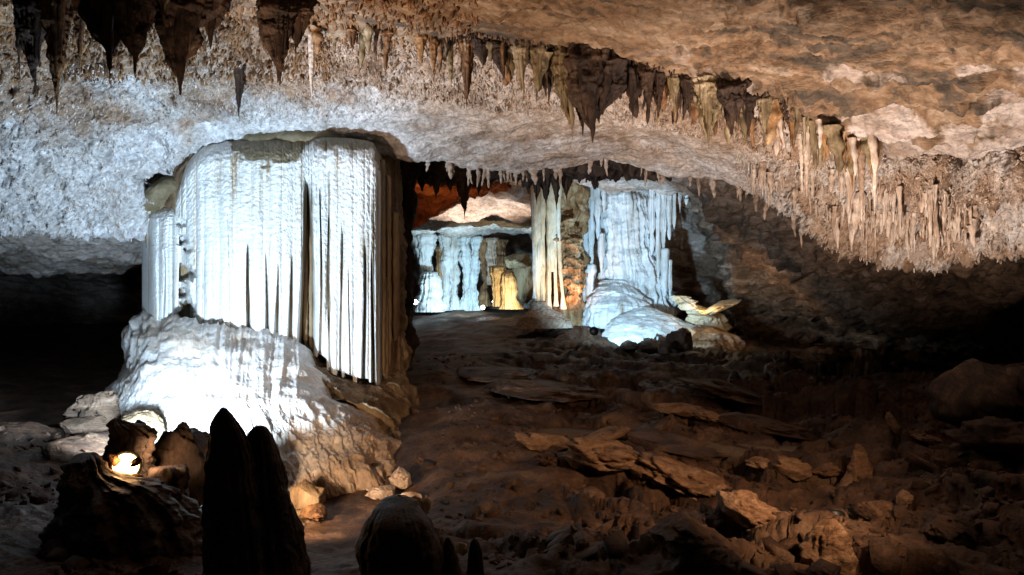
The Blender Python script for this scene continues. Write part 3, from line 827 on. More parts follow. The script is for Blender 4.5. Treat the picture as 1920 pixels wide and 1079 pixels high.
coral('cave_coral', GA2, NA, (pxA2 > -200) & (pxA2 < 900) & (pyA2 > -80) & (GA2[..., 1] > 4.5), 2600, (.02, .06), M['brown'], 'brown knobbly crust of cave coral on the ledge above the column', 9)

# ================================================================ BEYOND THE RIM
for k, (px, a, b, w, d, lab) in enumerate([
    (790, 300, 345, 26, 12.2, 'short black stalactite beside the column, in front of the red roof'),
    (817, 316, 376, 26, 12.0, 'black cone stalactite, left one before the red roof'),
    (845, 322, 362, 26, 12.2, 'black stub between two black cones before the red roof'),
    (871, 322, 412, 26, 12.0, 'longest black stalactite with needle tip before the far white roof'),
    (897, 325, 368, 24, 12.2, 'black stub right of the needle tipped stalactite'),
    (920, 322, 352, 26, 12.4, 'small black nub on the far rim'),
    (990, 322, 368, 24, 12.0, 'black stalactite at the left of the crowded black group'),
    (1006, 320, 384, 22, 12.0, 'black stalactite, second of the crowded black group'),
    (1024, 320, 392, 22, 12.1, 'black stalactite in the middle of the crowded black group'),
    (1043, 320, 394, 20, 12.0, 'longest black stalactite of the crowded black group'),
    (1062, 318, 376, 22, 12.2, 'black stalactite at the right of the crowded black group'),
    (1114, 316, 356, 16, 12.0, 'lone thin black stalactite over the far bluish curtains'),
]):
    S('stalactite', px, a, b, w, d, M['dark'], lab, seed=700 + k * 5, lobes=.8, group='black stalactites beyond the rim', na=36, nd=70)
for k in range(38):
    x = rng.uniform(770, 1130) if k < 28 else rng.uniform(960, 1080)
    hang(P(x, 318 + rng.uniform(-6, 4), 12.1 + rng.uniform(-.5, .5)), rng.uniform(.12, .34), rng.uniform(.9, 1.6), 'dark', 'small black stalactite of the row beyond the rim', 'small black stalactites beyond the rim')
# hanging black rock shelf that carries them
sh = [[P(x, y, d) for x in (700, 780, 860, 940, 1020, 1100, 1180, 1260)] for y, d in ((262, 11.6), (296, 11.5), (322, 11.7), (318, 12.3), (290, 12.9))]
GS = loft(sh, 260, 120); NS = normals(GS); NS *= np.sign((NS * -GS).sum(-1).mean())
GS2 = GS + NS * (.12 * ridge(GS, (3, 3, 1.5), 3, 741) + .04 * fbm(GS, 9, 3, 745) - .06)[..., None]
o = link('hanging_shelf', mesh_np('hanging_shelf', GS2, grid_faces(*GS2.shape[:2])), M['dark'])
tag(o, 'black rock shelf hanging beyond the rim and carrying the black stalactites', 'rock shelf')

# rugged dark pillar beside the great column
G, Q, _ = ring_loft([(270, 712, 800, 11.6, .8), (330, 722, 782, 11.6, .8), (390, 725, 772, 11.6, .8), (440, 720, 768, 11.6, .8), (500, 715, 778, 11.6, .8), (550, 712, 782, 11.6, .8), (600, 705, 770, 11.6, .8), (700, 700, 772, 11.4, .8), (800, 690, 778, 11.2, .8)],
                    140, 200, lumpy(.12, 2.6, 750, .03, 6, 1.0))
tag(centred('rock_pillar', G, Q, M['dark']), 'rugged dark rock pillar just behind the right side of the white column', 'rock pillar')
# red roof patch
rd = [[P(x, y, d) for x, y, d in r] for r in (
    [(700, 316, 14.0), (760, 322, 14.0), (820, 326, 14.0), (880, 330, 14.2), (960, 336, 14.6)],
    [(700, 350, 15.2), (760, 346, 15.2), (820, 346, 15.2), (880, 342, 15.2), (950, 342, 15.4)],
    [(700, 385, 16.2), (760, 382, 16.2), (815, 372, 16.2), (860, 356, 16.0), (920, 346, 16)],
    [(700, 420, 17.0), (765, 418, 17.0), (815, 398, 17.0), (860, 366, 16.8), (910, 350, 16.5)],
    [(700, 418, 17.6), (765, 408, 17.8), (815, 380, 17.8), (860, 350, 17.6), (910, 340, 17.4)])]
GR = loft(rd, 200, 140); NR = normals(GR); NR *= np.sign((NR * -GR).sum(-1).mean())
GR2 = GR + NR * (.12 * ridge(rotz(GR, 30), (1.2, 2, 2), 4, 761))[..., None]
o = link('red_roof_block', mesh_np('red_roof_block', GR2, grid_faces(*GR2.shape[:2])), M['red'])
tag(o, 'red block of roof rock right of the great column', 'rock')

def pillar(name, rows, mat, label, cat, group=None, amp=.05, flute=.05, ff=12, seed=0, na=120, nd=160, parent=None, sc=3):
    r0 = min(rows, key=lambda r: r[0]); w0 = r0[2] - r0[1]; c0 = (r0[1] + r0[2]) / 2
    rows = [(r0[0] - .10 * w0, c0 - .05 * w0, c0 + .05 * w0, r0[3], r0[4])] + list(rows)
    G, Q, _ = ring_loft(rows, na, nd, lumpy(amp, sc, seed, flute, ff, .25))
    o = centred(name, G, Q, mat, parent)
    if label: tag(o, label, cat, group)
    return o

# middle column: white tubes in front of an orange body
mc = empty('dripstone_column', P(1045, 590, 16), 'tall middle column of white tubes with an orange crusted right half', 'column')
pillar('body', [(330, 1000, 1085, 16.4, .8), (400, 1006, 1092, 16.4, .8), (450, 1012, 1092, 16.4, .8), (500, 1016, 1090, 16.4, .8), (550, 1020, 1090, 16.4, .8), (610, 1015, 1095, 16.4, .8)], M['orange'], None, None, seed=801, amp=.14, flute=.06, ff=9, parent=mc)
for k, (x0, x1, w, yb, m) in enumerate(((1004, 1008, 10, 592, 'cream'), (1016, 1018, 9, 590, 'cream'), (1030, 1028, 8, 588, 'cream'), (1040, 1042, 5, 575, 'cream'), (1047, 1055, 6, 580, 'cream'), (1001, 1003, 6, 560, 'blue'), (1010, 1012, 8, 470, 'cream'), (1036, 1034, 6, 470, 'cream'))):
    pillar('tube', [(345, x0 - w * .8, x0 + w * .8, 15.75, 1), (430, x0 - w * .55, x0 + w * .55, 15.7, 1), (510, (x0 + x1) / 2 - w * .5, (x0 + x1) / 2 + w * .5, 15.7, 1), (yb - 20, x1 - w * .5, x1 + w * .5, 15.7, 1), (yb, x1 - w * .9, x1 + w * .9, 15.7, 1)], M[m], None, None, seed=810 + k, amp=.02, flute=.02, na=32, nd=90, parent=mc)
pillar('foot', [(566, 1004, 1020, 15.7, 1), (580, 1000, 1034, 15.7, 1), (590, 986, 1052, 15.6, .6), (600, 974, 1066, 15.5, .5), (615, 966, 1072, 15.5, .5)], M['vault'], None, None, seed=822, amp=.07, flute=.03, ff=7, parent=mc)
pillar('crusted_lobe', [(395, 1040, 1062, 16.0, .8), (420, 1040, 1072, 15.9, .9), (455, 1046, 1082, 15.8, .9), (490, 1054, 1090, 15.75, .9), (530, 1062, 1090, 15.8, .9), (575, 1066, 1078, 15.9, .9)], M['orange'], None, None, seed=826, amp=.16, flute=.04, ff=8, sc=5, parent=mc)

# bluish white far column with side curtains
bc = empty('calcite_column', P(1190, 590, 17), 'big bluish white column far right of the middle column, with pleated curtains', 'column')
pillar('body', [(352, 1135, 1210, 17.2, .6), (372, 1134, 1212, 17, .7), (410, 1134, 1216, 17, .7), (470, 1134, 1226, 17, .7), (520, 1130, 1244, 17, .7), (560, 1118, 1254, 16.9, .75), (590, 1102, 1262, 16.8, .8), (620, 1095, 1262, 16.8, .8)], M['blue'], None, None, seed=831, amp=.10, flute=.07, ff=16, na=220, nd=220, parent=bc)
for k, (x, w, y0, y1) in enumerate(((1072, 5, 345, 470), (1086, 4, 350, 560), (1097, 6, 350, 520), (1109, 4, 350, 500), (1121, 5, 352, 450), (1132, 4, 352, 400), (1128, 4, 440, 520), (1222, 5, 355, 480), (1234, 4, 355, 520), (1244, 5, 358, 470), (1255, 4, 360, 450), (1264, 3, 360, 430), (1275, 3, 362, 400), (1287, 3, 364, 385), (1246, 7, 470, 575), (1256, 4, 490, 560), (1106, 8, 500, 600), (1094, 5, 520, 590))):
    pillar('pleat', [(y0, x - w, x + w, 16.6, 1), ((y0 + y1) / 2, x - w * .85, x + w * .85, 16.55, 1), (y1 - 12, x - w * .6, x + w * .6, 16.6, 1), (y1, x - 1, x + 1, 16.6, 1)], M['blue'] if k not in (0,) else M['orange'], None, None, seed=840 + k, amp=.05, flute=.03, na=32, nd=80, parent=bc)
pillar('mound', [(528, 1135, 1170, 16.6, .6), (545, 1118, 1190, 16.4, .7), (570, 1105, 1215, 16.2, .7), (590, 1098, 1225, 16.1, .7), (615, 1096, 1225, 16.1, .7)], M['blue'], None, None, seed=860, amp=.10, flute=.05, ff=14, parent=bc)
pillar('white_flowstone', [(578, 1196, 1222, 15.6, .6), (588, 1172, 1250, 15.5, .5), (602, 1148, 1282, 15.3, .5), (618, 1134, 1308, 15.1, .5), (640, 1126, 1326, 14.9, .5), (680, 1120, 1335, 14.8, .5)], M['blue'],
       'smooth white flowstone slope at the foot of the far bluish column', 'flowstone', seed=864, amp=.07, flute=.02, ff=6, na=160, nd=120)
pillar('pale_flowstone', [(612, 1290, 1330, 15.2, .8), (622, 1290, 1362, 15.0, .8), (636, 1290, 1385, 14.8, .7), (668, 1280, 1400, 14.7, .7)], M['vault'],
       'low dim turquoise flowstone right of the smooth white slope', 'flowstone', seed=868, amp=.14, flute=.04, ff=8, na=120, nd=90)
# dark boulders silhouetted against it
def boulder(name, px, py, wpx, hpx, d, mat, label, cat='boulder', seed=0, group=None, ratio=1.0, sharp=.35, tilt=0, n=44, freq=1.0):
    c = P(px, py, d); a = wpx / 2 / F * d; h = hpx / 2 / F * d
    th = np.linspace(0, 2 * np.pi, n * 2, endpoint=False)[None]; ph = np.linspace(0, np.pi, n)[:, None]
    U = np.stack([np.sin(ph) * np.cos(th), np.sin(ph) * np.sin(th), np.cos(ph) + 0 * th], -1)
    q = U * freq
    r = 1 + .5 * fbm(q, 1.3, 3, seed) * sharp * 1.6 + .25 * sharp * ridge(q, 2.2, 3, seed + 4) - .1 * sharp
    # facets: cut by random planes
    rr = np.random.RandomState(seed)
    V = U * r[..., None]
    for k in range(9):
        nn = rr.normal(size=3); nn /= np.linalg.norm(nn)
        lim = rr.uniform(.68, .92)
        dd = (V * nn).sum(-1)
        V = V - nn * (np.maximum(dd - lim, 0) * .9)[..., None]
    V = V + U * (.03 * fbm(q, 9, 3, seed + 8))[..., None]
    V = V * [a, a * ratio, h]
    ct, st = math.cos(tilt), math.sin(tilt)
    V = np.stack([V[..., 0] * ct - V[..., 2] * st, V[..., 1], V[..., 0] * st + V[..., 2] * ct], -1)
    return tag(centred(name, V + c, grid_faces(n, n * 2, True), mat, origin=c - [0, 0, h]), label, cat, group)
for k, (px, py, w, h, d, lab) in enumerate(((1278, 640, 52, 46, fd(1278, 658), 'round black boulder silhouetted against the turquoise flowstone'), (1218, 652, 44, 32, fd(1218, 664), 'low black boulder silhouetted left of the round black one'),
                                       (1246, 654, 24, 22, fd(1246, 663), 'tiny black rock between two black boulders before the white slope'), (1178, 650, 40, 22, fd(1178, 660), 'flat black rock at the lower left edge of the white slope'))):
    boulder('boulder', px, py, w, h, d, M['black'], lab, seed=880 + k)

# far left pillars
fl = 'row of far bluish white pillars'
for k, (xt, xb, w, w2, y0, y1, m, lab) in enumerate((
    (796, 806, 20, 14, 446, 570, 'blue', 'brightest far pillar, stout bluish white one at the left end of its row'),
    (838, 838, 12, 8, 448, 568, 'blue', 'second far white pillar from the left, split into two strands'),
    (850, 852, 8, 6, 450, 566, 'blue', 'slim far white strand pillar touching the split one'),
    (872, 876, 12, 8, 450, 566, 'blue', 'third far white pillar, evenly wide, left of the brown ones'),
    (893, 886, 10, 10, 452, 568, 'blue', 'far white pillar widening at its foot beside the brown strand'),
    (825, 826, 5, 5, 470, 565, 'orange', 'thin orange far strand right of the brightest pillar'),
    (908, 908, 7, 6, 455, 560, 'brown', 'far dark brown strand left of the yellow stalagmites'),
    (920, 922, 10, 8, 455, 520, 'vault', 'pale grey far pillar stub above the yellow stalagmites'),
    (940, 940, 9, 7, 458, 500, 'brown', 'short brown far pillar stub near the yellow roof patch'))):
    pillar('far_pillar', [(y0 - 6, xt - w * .9, xt + w * .9, 25.6, 1), (y0 + 20, xt - w * .7, xt + w * .7, 25.5, 1), ((y0 + y1) / 2, (xt + xb) / 2 - (w + w2) * .3, (xt + xb) / 2 + (w + w2) * .3, 25.5, 1), (y1 - 25, xb - w2 * .6, xb + w2 * .6, 25.4, 1), (y1, xb - w2 * .9, xb + w2 * .9, 25.3, 1), (y1 + 15, xb - w2 * 1.2, xb + w2 * 1.2, 25.3, 1)],
           M[m], lab, 'pillar', fl, seed=900 + k, amp=.12, flute=.06, ff=8, na=60, nd=120, sc=2)
pillar('far_stalagmite', [(512, 796, 818, 24.8, 1), (525, 790, 823, 24.7, 1), (550, 788, 824, 24.6, 1), (568, 780, 826, 24.5, 1), (585, 778, 828, 24.4, 1)], M['blue'], 'rounded bluish white stalagmite below the brightest far pillar', 'stalagmite', seed=915, amp=.08, flute=.05)
pillar('far_stalagmite', [(500, 920, 942, 22.4, 1), (508, 922, 940, 22.3, 1), (530, 926, 938, 22.2, 1), (560, 928, 938, 22.2, 1), (575, 926, 942, 22.2, 1)], M['cream'], 'narrow yellow lit stalagmite with a broad head, left of the egg shaped one', 'stalagmite', seed=916, amp=.06)
pillar('far_stalagmite', [(508, 950, 958, 22.2, 1), (520, 944, 964, 22.1, 1), (542, 942, 967, 22, 1), (560, 944, 966, 22, 1), (580, 938, 978, 22, 1)], M['cream'], 'egg shaped yellow lit stalagmite in the far chamber', 'stalagmite', seed=917, amp=.05)
boulder('far_rock', 972, 490, 50, 30, 24.2, M['core'], 'yellow lit block of crust behind the egg shaped stalagmite', 'rock', 921, sharp=.5)
boulder('far_rock', 985, 530, 50, 80, 25.0, M['core'], 'shaded brown rock behind the egg shaped stalagmite', 'rock', 922, sharp=.4)
# yellow branch-like crust at the right
pillar('lit_crust', [(556, 1262, 1280, 15.6, 1), (566, 1270, 1296, 15.5, .8), (580, 1288, 1320, 15.4, .8), (590, 1300, 1345, 15.4, .8), (604, 1300, 1352, 15.4, .8), (650, 1296, 1365, 15.4, .8)], M['cream'], 'low yellow lit crust right of the far bluish column', 'rock', seed=930, amp=.14, sc=5)
boulder('fallen_slab', 1348, 577, 84, 16, 15.2, M['cream'], 'tilted yellow lit slab pointing right beside the low lit crust', 'rock', 931, tilt=.36, sharp=.5)
boulder('fallen_slab', 1312, 588, 60, 12, 15.1, M['cream'], 'flat yellow lit slab lying under the tilted one', 'rock', 932, tilt=-.2, sharp=.5)

# ================================================================ NEAR FLOOR THINGS
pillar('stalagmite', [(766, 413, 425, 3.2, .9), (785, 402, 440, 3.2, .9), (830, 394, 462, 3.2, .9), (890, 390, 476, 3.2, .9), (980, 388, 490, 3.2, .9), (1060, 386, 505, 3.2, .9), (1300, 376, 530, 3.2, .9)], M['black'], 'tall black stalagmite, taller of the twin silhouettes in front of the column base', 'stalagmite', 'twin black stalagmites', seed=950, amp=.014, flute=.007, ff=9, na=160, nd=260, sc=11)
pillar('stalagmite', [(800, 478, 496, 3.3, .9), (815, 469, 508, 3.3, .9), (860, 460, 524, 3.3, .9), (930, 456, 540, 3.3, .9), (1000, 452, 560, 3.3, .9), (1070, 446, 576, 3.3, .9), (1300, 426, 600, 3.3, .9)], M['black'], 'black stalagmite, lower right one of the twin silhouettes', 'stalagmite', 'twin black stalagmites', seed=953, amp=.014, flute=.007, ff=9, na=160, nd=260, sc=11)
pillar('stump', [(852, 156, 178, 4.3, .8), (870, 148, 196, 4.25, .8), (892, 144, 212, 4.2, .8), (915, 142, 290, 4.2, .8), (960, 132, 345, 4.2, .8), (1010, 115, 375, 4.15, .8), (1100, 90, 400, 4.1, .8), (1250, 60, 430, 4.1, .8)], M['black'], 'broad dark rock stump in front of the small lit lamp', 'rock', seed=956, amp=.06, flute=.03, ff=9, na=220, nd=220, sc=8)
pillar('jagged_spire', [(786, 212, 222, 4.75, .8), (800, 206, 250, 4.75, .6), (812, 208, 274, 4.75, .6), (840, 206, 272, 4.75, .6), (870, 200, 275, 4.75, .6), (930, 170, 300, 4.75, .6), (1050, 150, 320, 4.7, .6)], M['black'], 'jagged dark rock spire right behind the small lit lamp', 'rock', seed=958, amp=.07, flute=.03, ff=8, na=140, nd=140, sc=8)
pillar('jagged_spire', [(788, 256, 262, 4.85, .8), (803, 250, 274, 4.85, .7), (850, 262, 278, 4.8, .7), (900, 262, 282, 4.8, .7)], M['black'], 'thin dark rock tooth on the right of the jagged spire', 'rock', seed=959, flute=.006, amp=.03, na=60, nd=60, sc=9)
boulder('boulder', 336, 892, 130, 170, 5.1, M['dark'], 'dark rust brown boulder between the lit lamp and the twin stalagmites', 'boulder', 961, ratio=.8, sharp=.3)
boulder('boulder', 310, 912, 80, 90, 4.65, M['black'], 'rounded dark rock right of the lit lamp', 'boulder', 962)
boulder('white_rock', 186, 772, 86, 82, 7.4, M['far'], 'upright greyish white crystal rock left of the column base', 'rock', 963, sharp=.9, freq=1.7, ratio=.7)
boulder('white_rock', 160, 802, 90, 46, 7.2, M['far'], 'grey white rock lying at the foot of the upright crystal rock', 'rock', 964, sharp=.5)
boulder('white_rock', 272, 800, 84, 60, 6.9, M['core'], 'smooth tan boulder between crystal rock and jagged spire', 'rock', 965, sharp=.25)
boulder('ledge_rock', 352, 858, 128, 104, 5.85, M['dark'], 'flat topped dark block between the jagged spire and the column base, enlarged to block cool light', 'rock', 966)  # raised and widened so its shadow keeps cool light off the floor
boulder('flat_rock', 180, 845, 190, 60, 6.4, M['floor'], 'flat brown rock left of the lit lamp, below the crystal rock', 'rock', 967, sharp=.4)
pillar('round_boulder', [(934, 728, 768, 3.7, .9), (948, 706, 786, 3.65, .9), (975, 690, 806, 3.6, .9), (1010, 682, 818, 3.6, .9), (1060, 678, 826, 3.6, .9), (1150, 670, 830, 3.6, .9), (1300, 660, 840, 3.6, .9)], M['black'], 'rounded black boulder at the bottom edge left of the small spikes', 'boulder', seed=970, flute=.006, amp=.03, na=120, nd=120, sc=5)
boulder('lit_rock', 766, 962, 60, 66, 4.6, M['cream'], 'small yellow lit rock peeping over the rounded black boulder', 'rock', 972, sharp=.6, tilt=-.5)
pillar('stalagmite', [(1006, 822, 832, 3.9, .9), (1030, 812, 838, 3.9, .9), (1070, 806, 844, 3.9, .9), (1200, 790, 860, 3.9, .9)], M['straw'], 'short pale stalagmite touching the rounded black boulder', 'stalagmite', seed=974, flute=.006, amp=.012, na=48, nd=60)
pillar('stalagmite', [(1008, 836, 842, 3.7, .9), (1030, 830, 852, 3.7, .9), (1070, 826, 862, 3.7, .9), (1200, 815, 880, 3.7, .9)], M['black'], 'short black stalagmite right beside the short pale one', 'stalagmite', seed=975, flute=.006, amp=.012, na=48, nd=60)
pillar('stalagmite', [(1010, 886, 892, 3.6, .9), (1025, 881, 900, 3.6, .9), (1060, 878, 905, 3.6, .9), (1200, 872, 915, 3.6, .9)], M['black'], 'lone slender black spike at the bottom edge', 'stalagmite', seed=976, flute=.006, amp=.008, na=48, nd=60)
boulder('lit_rock', 864, 1030, 22, 26, 4.0, M['cream'], 'tiny orange lit pebble between black stalagmite and slender spike', 'rock', 977)
boulder('knob_rock', 575, 940, 66, 64, 5.9, M['core'], 'pale knob of rock at the foot of the column base', 'rock', 980, sharp=.4)
boulder('knob_rock', 588, 962, 50, 26, 5.75, M['brown'], 'low brown rock under the pale knob by the column base', 'rock', 981, sharp=.4)
for k, (px, py, w, h, d) in enumerate(((752, 900, 46, 40, 6.6), (720, 925, 50, 32, 6.4), (770, 935, 44, 32, 6.2))):
    boulder('rubble_rock', px, py, w, h, d, M['straw'], ['crumbly pink tan rock highest at the right foot of the column base', 'crumbly pink tan rock at the dark hollow of the column base', 'crumbly pink tan rock nearest the yellow lit one'][k], 'rock', 983 + k, sharp=.6, freq=1.8)
for k, (px, py, w, h, t, lab) in enumerate(((214, 862, 16, 26, .5, 'added sharp dark chip masking the upper left of the lit lamp'), (256, 866, 18, 22, -.6, 'added sharp dark chip masking the upper right of the lit lamp'), (226, 902, 22, 18, .2, 'added dark chip masking the bottom of the lit lamp'), (258, 898, 20, 24, .9, 'added dark chip masking the lower right of the lit lamp'), (208, 890, 12, 22, -.2, 'added dark chip masking the lower left of the lit lamp'))):
    boulder('glare_mask_chip', px, py, w, h, 4.34, M['brown'], lab, 'rock', 1200 + k, sharp=.8, tilt=t, n=24, freq=1.6)  # added chips that cut the round lamp disc into a ragged glare
boulder('boulder', 470, 905, 110, 150, 5.85, M['dark'], 'added dark boulder behind the twin black stalagmites, blocking the cool floodlight', 'boulder', 1210)  # added blocker keeping the cool flood off the floor and right foot
# slabs on the right floor
for k, (px, py, w, h, d, t, m, lab) in enumerate((
    (1135, 855, 150, 46, 6.6, -.14, 'slab', 'largest rusty lit slab in the middle of the floor'),
    (1085, 862, 52, 46, 6.5, -.1, 'slab', 'squarish slab piece split off the left of the largest lit slab'),
    (1130, 820, 90, 26, 6.9, .25, 'slab', 'slab standing slightly upright above the largest lit slab'),
    (1215, 882, 110, 26, 6.3, -.3, 'slab', 'thin slab sliding down right of the largest lit slab'),
    (1020, 828, 110, 30, 6.9, -.18, 'slab', 'dim slab left of the largest lit slab, over a dark crack'),
    (1030, 862, 44, 26, 6.6, -.2, 'floor', 'small dim rock in the dark crack left of the lit slabs'),
    (1255, 835, 180, 36, 7.0, -.12, 'floor', 'long brown slab behind the lit slabs'),
    (1275, 768, 100, 18, 8.8, -.12, 'slab', 'narrow orange brown slab high on the slope'),
    (1330, 780, 60, 18, 8.6, -.1, 'slab', 'small orange brown slab end next to the narrow one high on the slope'),
    (1290, 900, 200, 50, 6.0, -.38, 'slab', 'big slanting slab lower right of the lit slabs'),
    (1430, 800, 190, 34, 8.0, -.2, 'floor', 'long dark slab above the walkway'),
    (1380, 740, 200, 30, 9.6, -.2, 'floor', 'dim far slab below the black boulders'),
    (1010, 730, 200, 28, 10, -.05, 'floor', 'dim far slab right of the dark pillar foot'),
    (930, 700, 160, 20, 11, 0.0, 'floor', 'dim flat rock near the foot of the dark pillar'),
    (1490, 880, 70, 34, 6.0, -.1, 'slab', 'brown rock left of the small pointed stalagmite'),
    (1430, 870, 60, 26, 6.1, -.1, 'slab', 'brown rock below the left end of the walkway'),
    (1555, 880, 60, 26, 6.1, .1, 'slab', 'brown rock touching the small pointed stalagmite'),
    (1695, 935, 26, 30, 5.2, -.6, 'slab', 'small leaning stone right of the small pointed stalagmite'),
    (1674, 800, 20, 52, 7.0, .35, 'slab', 'narrow leaning stone standing above the small pointed stalagmite'),
    (1740, 825, 60, 14, 6.8, -.15, 'slab', 'thin stone lying right of the narrow leaning stone'),
    (1780, 990, 90, 60, 4.8, -.2, 'floor', 'low brown boulder near the lower right corner'),
    (1400, 960, 120, 50, 5.2, -.3, 'slab', 'pitted rusty rock on the lower right slope'),
    (1300, 1010, 150, 60, 4.7, -.4, 'floor', 'dull rock slab near the bottom edge right of middle'),
    (1640, 960, 90, 40, 5.1, -.2, 'floor', 'dull low rock right of the knobbly bottom rock'),
    )):
    d = fd(px, py + h * .32)
    boulder('floor_slab', px, py, w, h, d, M[m], lab, 'rock', 1000 + k * 3, sharp=.5, tilt=t, ratio=1.1, freq=1.4)
_d = fd(1612, 905)
pillar('stalagmite', [(834, 1603, 1613, _d, .9), (845, 1598, 1620, _d, .9), (870, 1594, 1630, _d, .9), (895, 1588, 1645, _d, .9), (930, 1570, 1665, _d, .9), (970, 1550, 1690, _d, .9)], M['slab'], 'small pointed brown stalagmite at the right end of the walkway', 'stalagmite', seed=1080, flute=.006, amp=.03, na=80, nd=90, sc=6)
_d = fd(1560, 1070)
pillar('knobbly_rock', [(975, 1545, 1568, _d, .9), (990, 1530, 1580, _d, .9), (1015, 1518, 1590, _d, .9), (1050, 1508, 1605, _d, .9), (1090, 1498, 1620, _d, .9), (1200, 1480, 1650, _d, .9)], M['slab'], 'knobbly red brown rock standing at the bottom edge on the right', 'rock', seed=1084, flute=.006, amp=.035, na=120, nd=120, sc=9)
boulder('big_boulder', 1835, 745, 170, 130, fd(1835, 795), M['dark'], 'big smooth rounded boulder in the shade at the right', 'boulder', 1090, sharp=.2)
boulder('big_boulder', 1925, 735, 110, 120, fd(1925, 785), M['dark'], 'angular boulder cut by the right edge', 'boulder', 1091, sharp=.5)
boulder('big_boulder', 1880, 830, 160, 70, fd(1880, 855), M['dark'], 'low boulder under the big smooth rounded one', 'boulder', 1093, sharp=.5)

# loose grit and stones
_r = np.random.RandomState(77)
_gx, _gy = proj(GF)
_m = (((_gx > 760) & (GF[..., 1] < 13)) | ((_gx < 760) & (GF[..., 1] < 8))) & (GF[..., 1] > 3.2) & (_gx > -150) & (_gx < 2100)
_ii = np.argwhere(_m)
_ii = _ii[_r.randint(0, len(_ii), 14000)]
_b = GF[_ii[:, 0], _ii[:, 1]]
_keep = (fbm(_b * [1, 1, 0], .9, 3, 501) + .35 * sst(_b[:, 0], -.5, 1.5) + _r.uniform(-.3, .3, len(_b))) > .12
_b = _b[_keep][:5200]
_ns = len(_b)
_c = np.array([(x, y, z) for z in (-1, 1) for y in (-1, 1) for x in (-1, 1)], float)
_sz = (_r.pareto(2.6, _ns) * .016 + .010).clip(.01, .075)
_V = _c[None] * (1 + _r.uniform(-.45, .25, (_ns, 8, 3)))
_V = _V * (_sz[:, None, None] * _r.uniform(.5, 1.3, (_ns, 1, 3)) * [1, 1, .6])
_a = _r.uniform(0, 6.28, _ns)
_V = np.stack([_V[..., 0] * np.cos(_a)[:, None] - _V[..., 1] * np.sin(_a)[:, None], _V[..., 0] * np.sin(_a)[:, None] + _V[..., 1] * np.cos(_a)[:, None], _V[..., 2] + .5 * _V[..., 0]], -1) + _b[:, None]
_f = np.array([[0, 1, 3, 2], [4, 6, 7, 5], [0, 4, 5, 1], [2, 3, 7, 6], [0, 2, 6, 4], [1, 5, 7, 3]])
_Q = (np.arange(_ns)[:, None, None] * 8 + _f[None]).reshape(-1, 4)
o = link('rubble', mesh_np('rubble', _V, _Q, False), M['floor'])
tag(o, 'loose stones and grit scattered over the brown cave floor', 'rubble', kind='stuff')

# walkway
a, b = P(860, 790, 8.6), P(1615, 852, 6.9)
t = np.linspace(0, 1, 60)[:, None]
ctr = a + (b - a) * t
V = []
for dx, dz in ((-.22, 0), (.22, 0), (.22, -.14), (-.22, -.14)):
    V.append(ctr + np.array([0, dx, dz]) + np.stack([0 * t[:, 0], .02 * pn(ctr * 3, 3), .012 * pn(ctr * 4, 5)], -1))
V = np.stack(V, 1)
o = link('path', mesh_np('path', V, grid_faces(60, 4, True), False), M['path'])
tag(o, 'narrow straight grey footpath crossing the rocky floor', None, kind='structure')

# ================================================================ LAMPS
def aim(o, target):
    o.rotation_euler = (Vector(target) - o.location).to_track_quat('-Z', 'Y').to_euler()

def light(kind, p, power, colr, target=None, size=.05, spot=120, blend=.6):
    l = bpy.data.lights.new('lamp_light', kind)
    l.energy = power; l.color = colr
    l.shadow_soft_size = size
    if kind == 'SPOT': l.spot_size = math.radians(spot); l.spot_blend = blend
    o = bpy.data.objects.new('lamp_light', l); col.objects.link(o)
    o.location = Vector(p)
    if target is not None: aim(o, target)
    return o

def floodlight(p, target, label, warm=True, r=.06, group=None):
    root = empty('floodlight', p, label, 'lamp', group)
    dirv = Vector(target) - Vector(p); rotq = dirv.to_track_quat('Z', 'Y')
    th = np.linspace(0, 2 * np.pi, 20, endpoint=False)
    prof = [(.0, -1.1), (.45, -1.1), (.8, -.9), (1.0, -.2), (1.05, 0), (1.15, .02), (1.15, .12), (.98, .12), (.95, -.02), (0, -.05)]
    V = np.array([[(rr * r * math.cos(t_), rr * r * math.sin(t_), z * r) for t_ in th] for rr, z in prof])
    h = link('housing', mesh_np('housing', V, grid_faces(len(prof), 20, True)), M['housing'], root)
    prof = [(0, .10), (.5, .08), (.93, .02), (.93, -.01), (0, -.03)]
    V = np.array([[(rr * r * math.cos(t_), rr * r * math.sin(t_), z * r) for t_ in th] for rr, z in prof])
    l = link('lens', mesh_np('lens', V, grid_faces(len(prof), 20, True)), M['bulb_w' if warm else 'bulb_c'], root)
    V = np.array([(-1.2, -.1, -.4), (-1.2, .1, -.4), (-1.1, .1, -.4), (-1.1, -.1, -.4)])
    root.rotation_mode = 'QUATERNION'; root.rotation_quaternion = rotq
    return root

COOL = (.60, .80, 1.0); WARM = (1.0, .66, .38); PINK = (1.0, .80, .66); ORANGE = (1, .5, .18)
# 1 cool flood hidden behind the stump, washing the great column and the left wall
lp = P(243, 818, 5.6)
light('SPOT', lp, 1120, COOL, P(430, 440, 8.6), .07, 132, .4)
floodlight(lp + [0, -.1, -.08], P(430, 560, 8.6), 'cool floodlight hidden behind the jagged spire, aimed up the column', False, .07)
